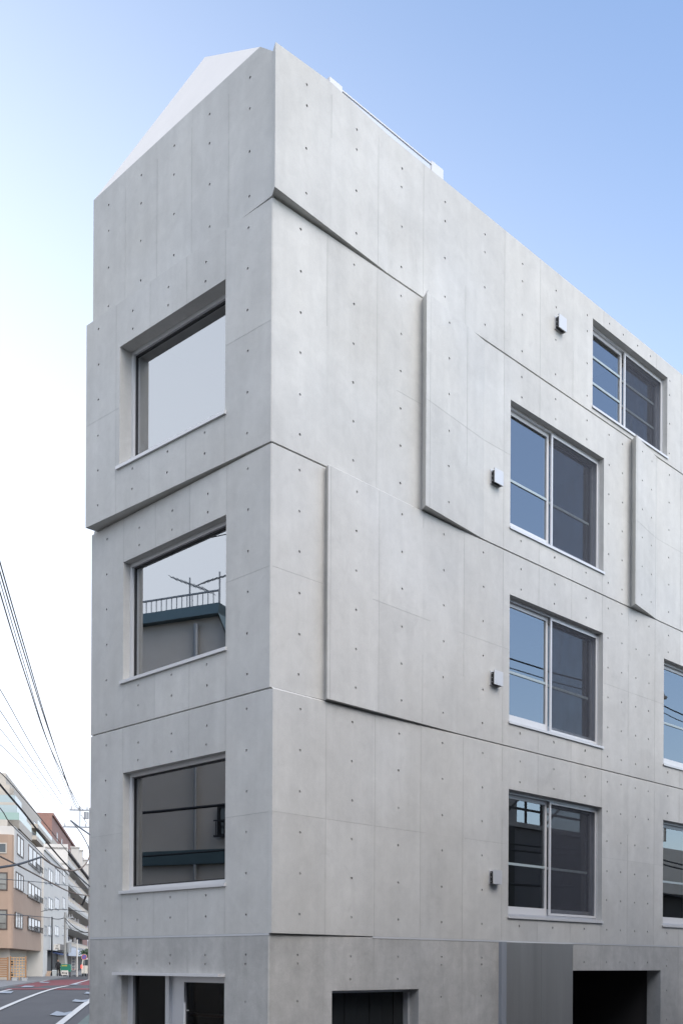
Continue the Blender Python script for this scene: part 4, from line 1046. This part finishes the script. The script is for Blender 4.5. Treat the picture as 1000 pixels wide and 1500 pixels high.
for z, a, b, r in ((8.6, 1.2, 1.0, .012), (10.9, 1.6, 1.2, .010), (11.5, 1.2, 1.0, .012), (5.75, 1.3, 1.1, .03), (4.9, 1.0, 1.0, .018), (7.6, 1.2, 1.2, .010)):
    mb = MB(); pts = [q(-6 + 22 * t / 10, a + (b - a) * t / 10, z + .25 * ((t - 5) / 5) ** 2 - .02 * t) for t in range(11)]; mb.tube(pts, r, 5)
    tag(mb.build('overhead_wire', CABLE), wl, 'wire', 'cables along the short street')
# low grey and white buildings across the long street
WO = 6.2; pt_ = refl(FR, 750, 1207, WO); zr = pt_.z
FT = Fr((FR.O + FR.n * WO).to_2d(), FR.d.to_2d(), (-FR.n).to_2d())
sg_ = lambda px: (refl(FR, px, 1300, WO) - FR.O).dot(FR.d)
s0, s1, s2 = 5.3, sg_(905), sg_(905) + 16
gr = thing('workshop', 'dark grey building with an added pale upper storey for shade and a steel roof frame across the long street', 'building', FT.pt(s0, 0, 0))
mb = MB(); mb.fbox(FT, s0, s1, -7, 0, -.5, zr); mb.build('wall', mat('dark_grey_wall', (.16, .165, .175), .8, var=.1, vscale=1), gr)
mb = MB(); mb.fbox(FT, s0, s1, -7, .08, zr, zr + .12); mb.build('roof_edge', GREYC, gr)
mb = MB(); mb.fbox(FT, sg_(744), sg_(763), 0, .12, -.4, zr - .02); mb.build('shutter', BLACKP, gr)
mb = MB()
for k in range(3, int(s1 - s0) // 2 + 1):
    for o in (-.3, -2.2): mb.tube([FT.pt(s0 + 2 * k, o, zr), FT.pt(s0 + 2 * k, o, zr + 1.6)], .04, 5)
    mb.tube([FT.pt(s0 + 2 * k, -.3, zr + .05), FT.pt(s0 + 2 * k + 2, -.3, zr + 1.5)], .03, 5)
for h in (.55, 1.05, 1.6): mb.tube([FT.pt(11.65, -.3, zr + h), FT.pt(s1, -.3, zr + h)], .035, 5)
mb.build('roof_frame', METALD, gr)
mb = MB(); mb.fbox(FT, sg_(775), sg_(800), -1.8, -.6, zr, zr + 1.0); mb.build('roof_unit', GREYC, gr)
wr = thing('shop_house', 'low cream white building with a dark ground floor across the long street', 'building', FT.pt(s1, 0, 0))
mb = MB(); zb_ = refl(FR, 985, 1309, WO).z
mb.fbox(FT, s1 + .01, s2, -7, .15, zb_, zr + .05); mb.build('wall', mat('cream_wall', (.78, .74, .66), .7, var=.04, vscale=2), wr)
mb = MB(); mb.fbox(FT, s1 + .01, s2, -7, -.35, -.5, zb_); mb.build('ground_floor', METALD, wr)
mb = MB(); mb.fbox(FT, sg_(982), sg_(997), -.35, -.28, -.4, zb_ - .5); mb.build('door', WOODL, wr)
mb = MB(); c = refl(FR, 988, 1232, WO - .4); mb.tube([c, c + Vector((0, 0, .5))], .04, 6); mb.tube([c + Vector((0, 0, .5)) - FR.d * .25, c + Vector((0, 0, .55)) + FR.d * .25], .11, 8); mb.build('camera_bracket', STUCW, wr)
mb = MB(); mb.fbox(FT, 5.3, 11.6, -10, -.25, zr + .13, 9.4); mb.build('upper_wall', mat('pale_shade_storey', (.34, .33, .31), .8, var=.08, vscale=1), gr)  # unseen storey added to shade the lower part of the long face
for k in range(2): far_window(FT, 6.2 + 2.6 * k, 8.0 + 2.6 * k, zr + .9, zr + 2.2, gr, WINDK, 2, o=-.245, framem=METALG)
ob = thing('shade_block', 'plain grey block added out of view across the long street for shade', 'building', FT.pt(2, -3.3, 0))  # out of view, added to keep light off the wall's lower storeys
mb = MB(); mb.fbox(FT, -2, 5.2, -12, -3.3, -.5, 10.2); mb.build('wall', mat('shade_block_grey', (.20, .20, .195), .8, var=.08, vscale=1), ob)
for k in range(3):
    for a in (-1.2, 2.0): far_window(FT, a, a + 2.2, .9 + 3 * k, 2.6 + 3 * k, ob, WINDK, 3, o=-3.295, framem=METALG)
cp_ = FT.pt(4.4, -1.7 + 3.4, 0); cpo = thing('utility_pole', 'concrete pole carrying the street cables beside the dark grey building', 'pole', cp_)
mb = MB(); mb.tube([cp_, cp_ + Vector((0, 0, 12.2))], .16, 10, taper=.12); mb.build('pole', POLEC, cpo)
# pole across the long street
pb_ = refl(FR, 966, 1010, 4.6); base = Vector((pb_.x, pb_.y, 0))
up_ = thing('utility_pole', 'concrete pole with pale crossarms across the long street', 'pole', base)
mb = MB(); mb.tube([base, Vector((pb_.x, pb_.y, pb_.z + 1.6))], .16, 10, taper=.12); mb.build('pole', POLEC, up_)
for dz, L in ((0, .9), (-.75, .5)):
    mb = MB(); c = pb_ + Vector((0, 0, dz)); mb.tube([c - FR.d * L, c + FR.d * L], .055, 6); ar = mb.build('crossarm', STUCW, up_)
    for t in (-.8, -.3, .3, .8):
        mb = MB(); cc = c + FR.d * L * t; mb.tube([cc, cc + Vector((.05, 0, .28))], .06, 6, taper=.04); mb.build('insulator', STUCW, ar)
wl = 'black cable strung along the long street before the low buildings'
for z, o, r in ((pb_.z - .15, 4.5, .018), (pb_.z - .4, 4.4, .012), (pb_.z - 2.3, 4.6, .014), (refl(FR, 780, 1046, 4.6).z, 4.6, .026), (refl(FR, 780, 1218, 4.6).z, 4.6, .022), (refl(FR, 780, 1228, 4.6).z, 4.5, .022), (refl(FR, 985, 1300, 4.6).z, 4.6, .03)):
    mb = MB(); pts = [FR.pt(4.4 + 24 * t / 12, o, z + .3 * ((t % 6 - 3) / 3) ** 2 - .3) for t in range(13)]; mb.tube(pts, r, 5)
    tag(mb.build('overhead_wire', CABLE), wl, 'wire', 'cables along the long street')

# ------------------------------------------------------------------ block added behind the viewpoint to hold back low sky light
def block(name, label, x0, x1, y0, y1, h, m, fy, rows):
    o = thing(name, label, 'building', ((x0 + x1) / 2, y1, 0))
    mb = MB(); mb.box((x0, y0, -.5), (x1, y1, h), 0); mb.box((x0 - .1, y0 - .1, h), (x1 + .1, y1 + .1, h + .3), 0); mb.build('wall', m, o)
    Fb = Fr((0, y1), (1, 0), (0, 1))
    for r in range(rows):
        k = x0 + 1.2
        while k < x1 - 2.4: far_window(Fb, k, k + 1.7, 1.2 + 3 * r, 2.8 + 3 * r, o, WINDK, 2, framem=METALG); k += 3.4
block('apartment_block', 'dull brown block added behind the viewpoint to cut low sky light', -16, 14, -26, -15, 13, mat('dull_brown', (.16, .13, .11), .8, var=.1, vscale=1), -15, 4)
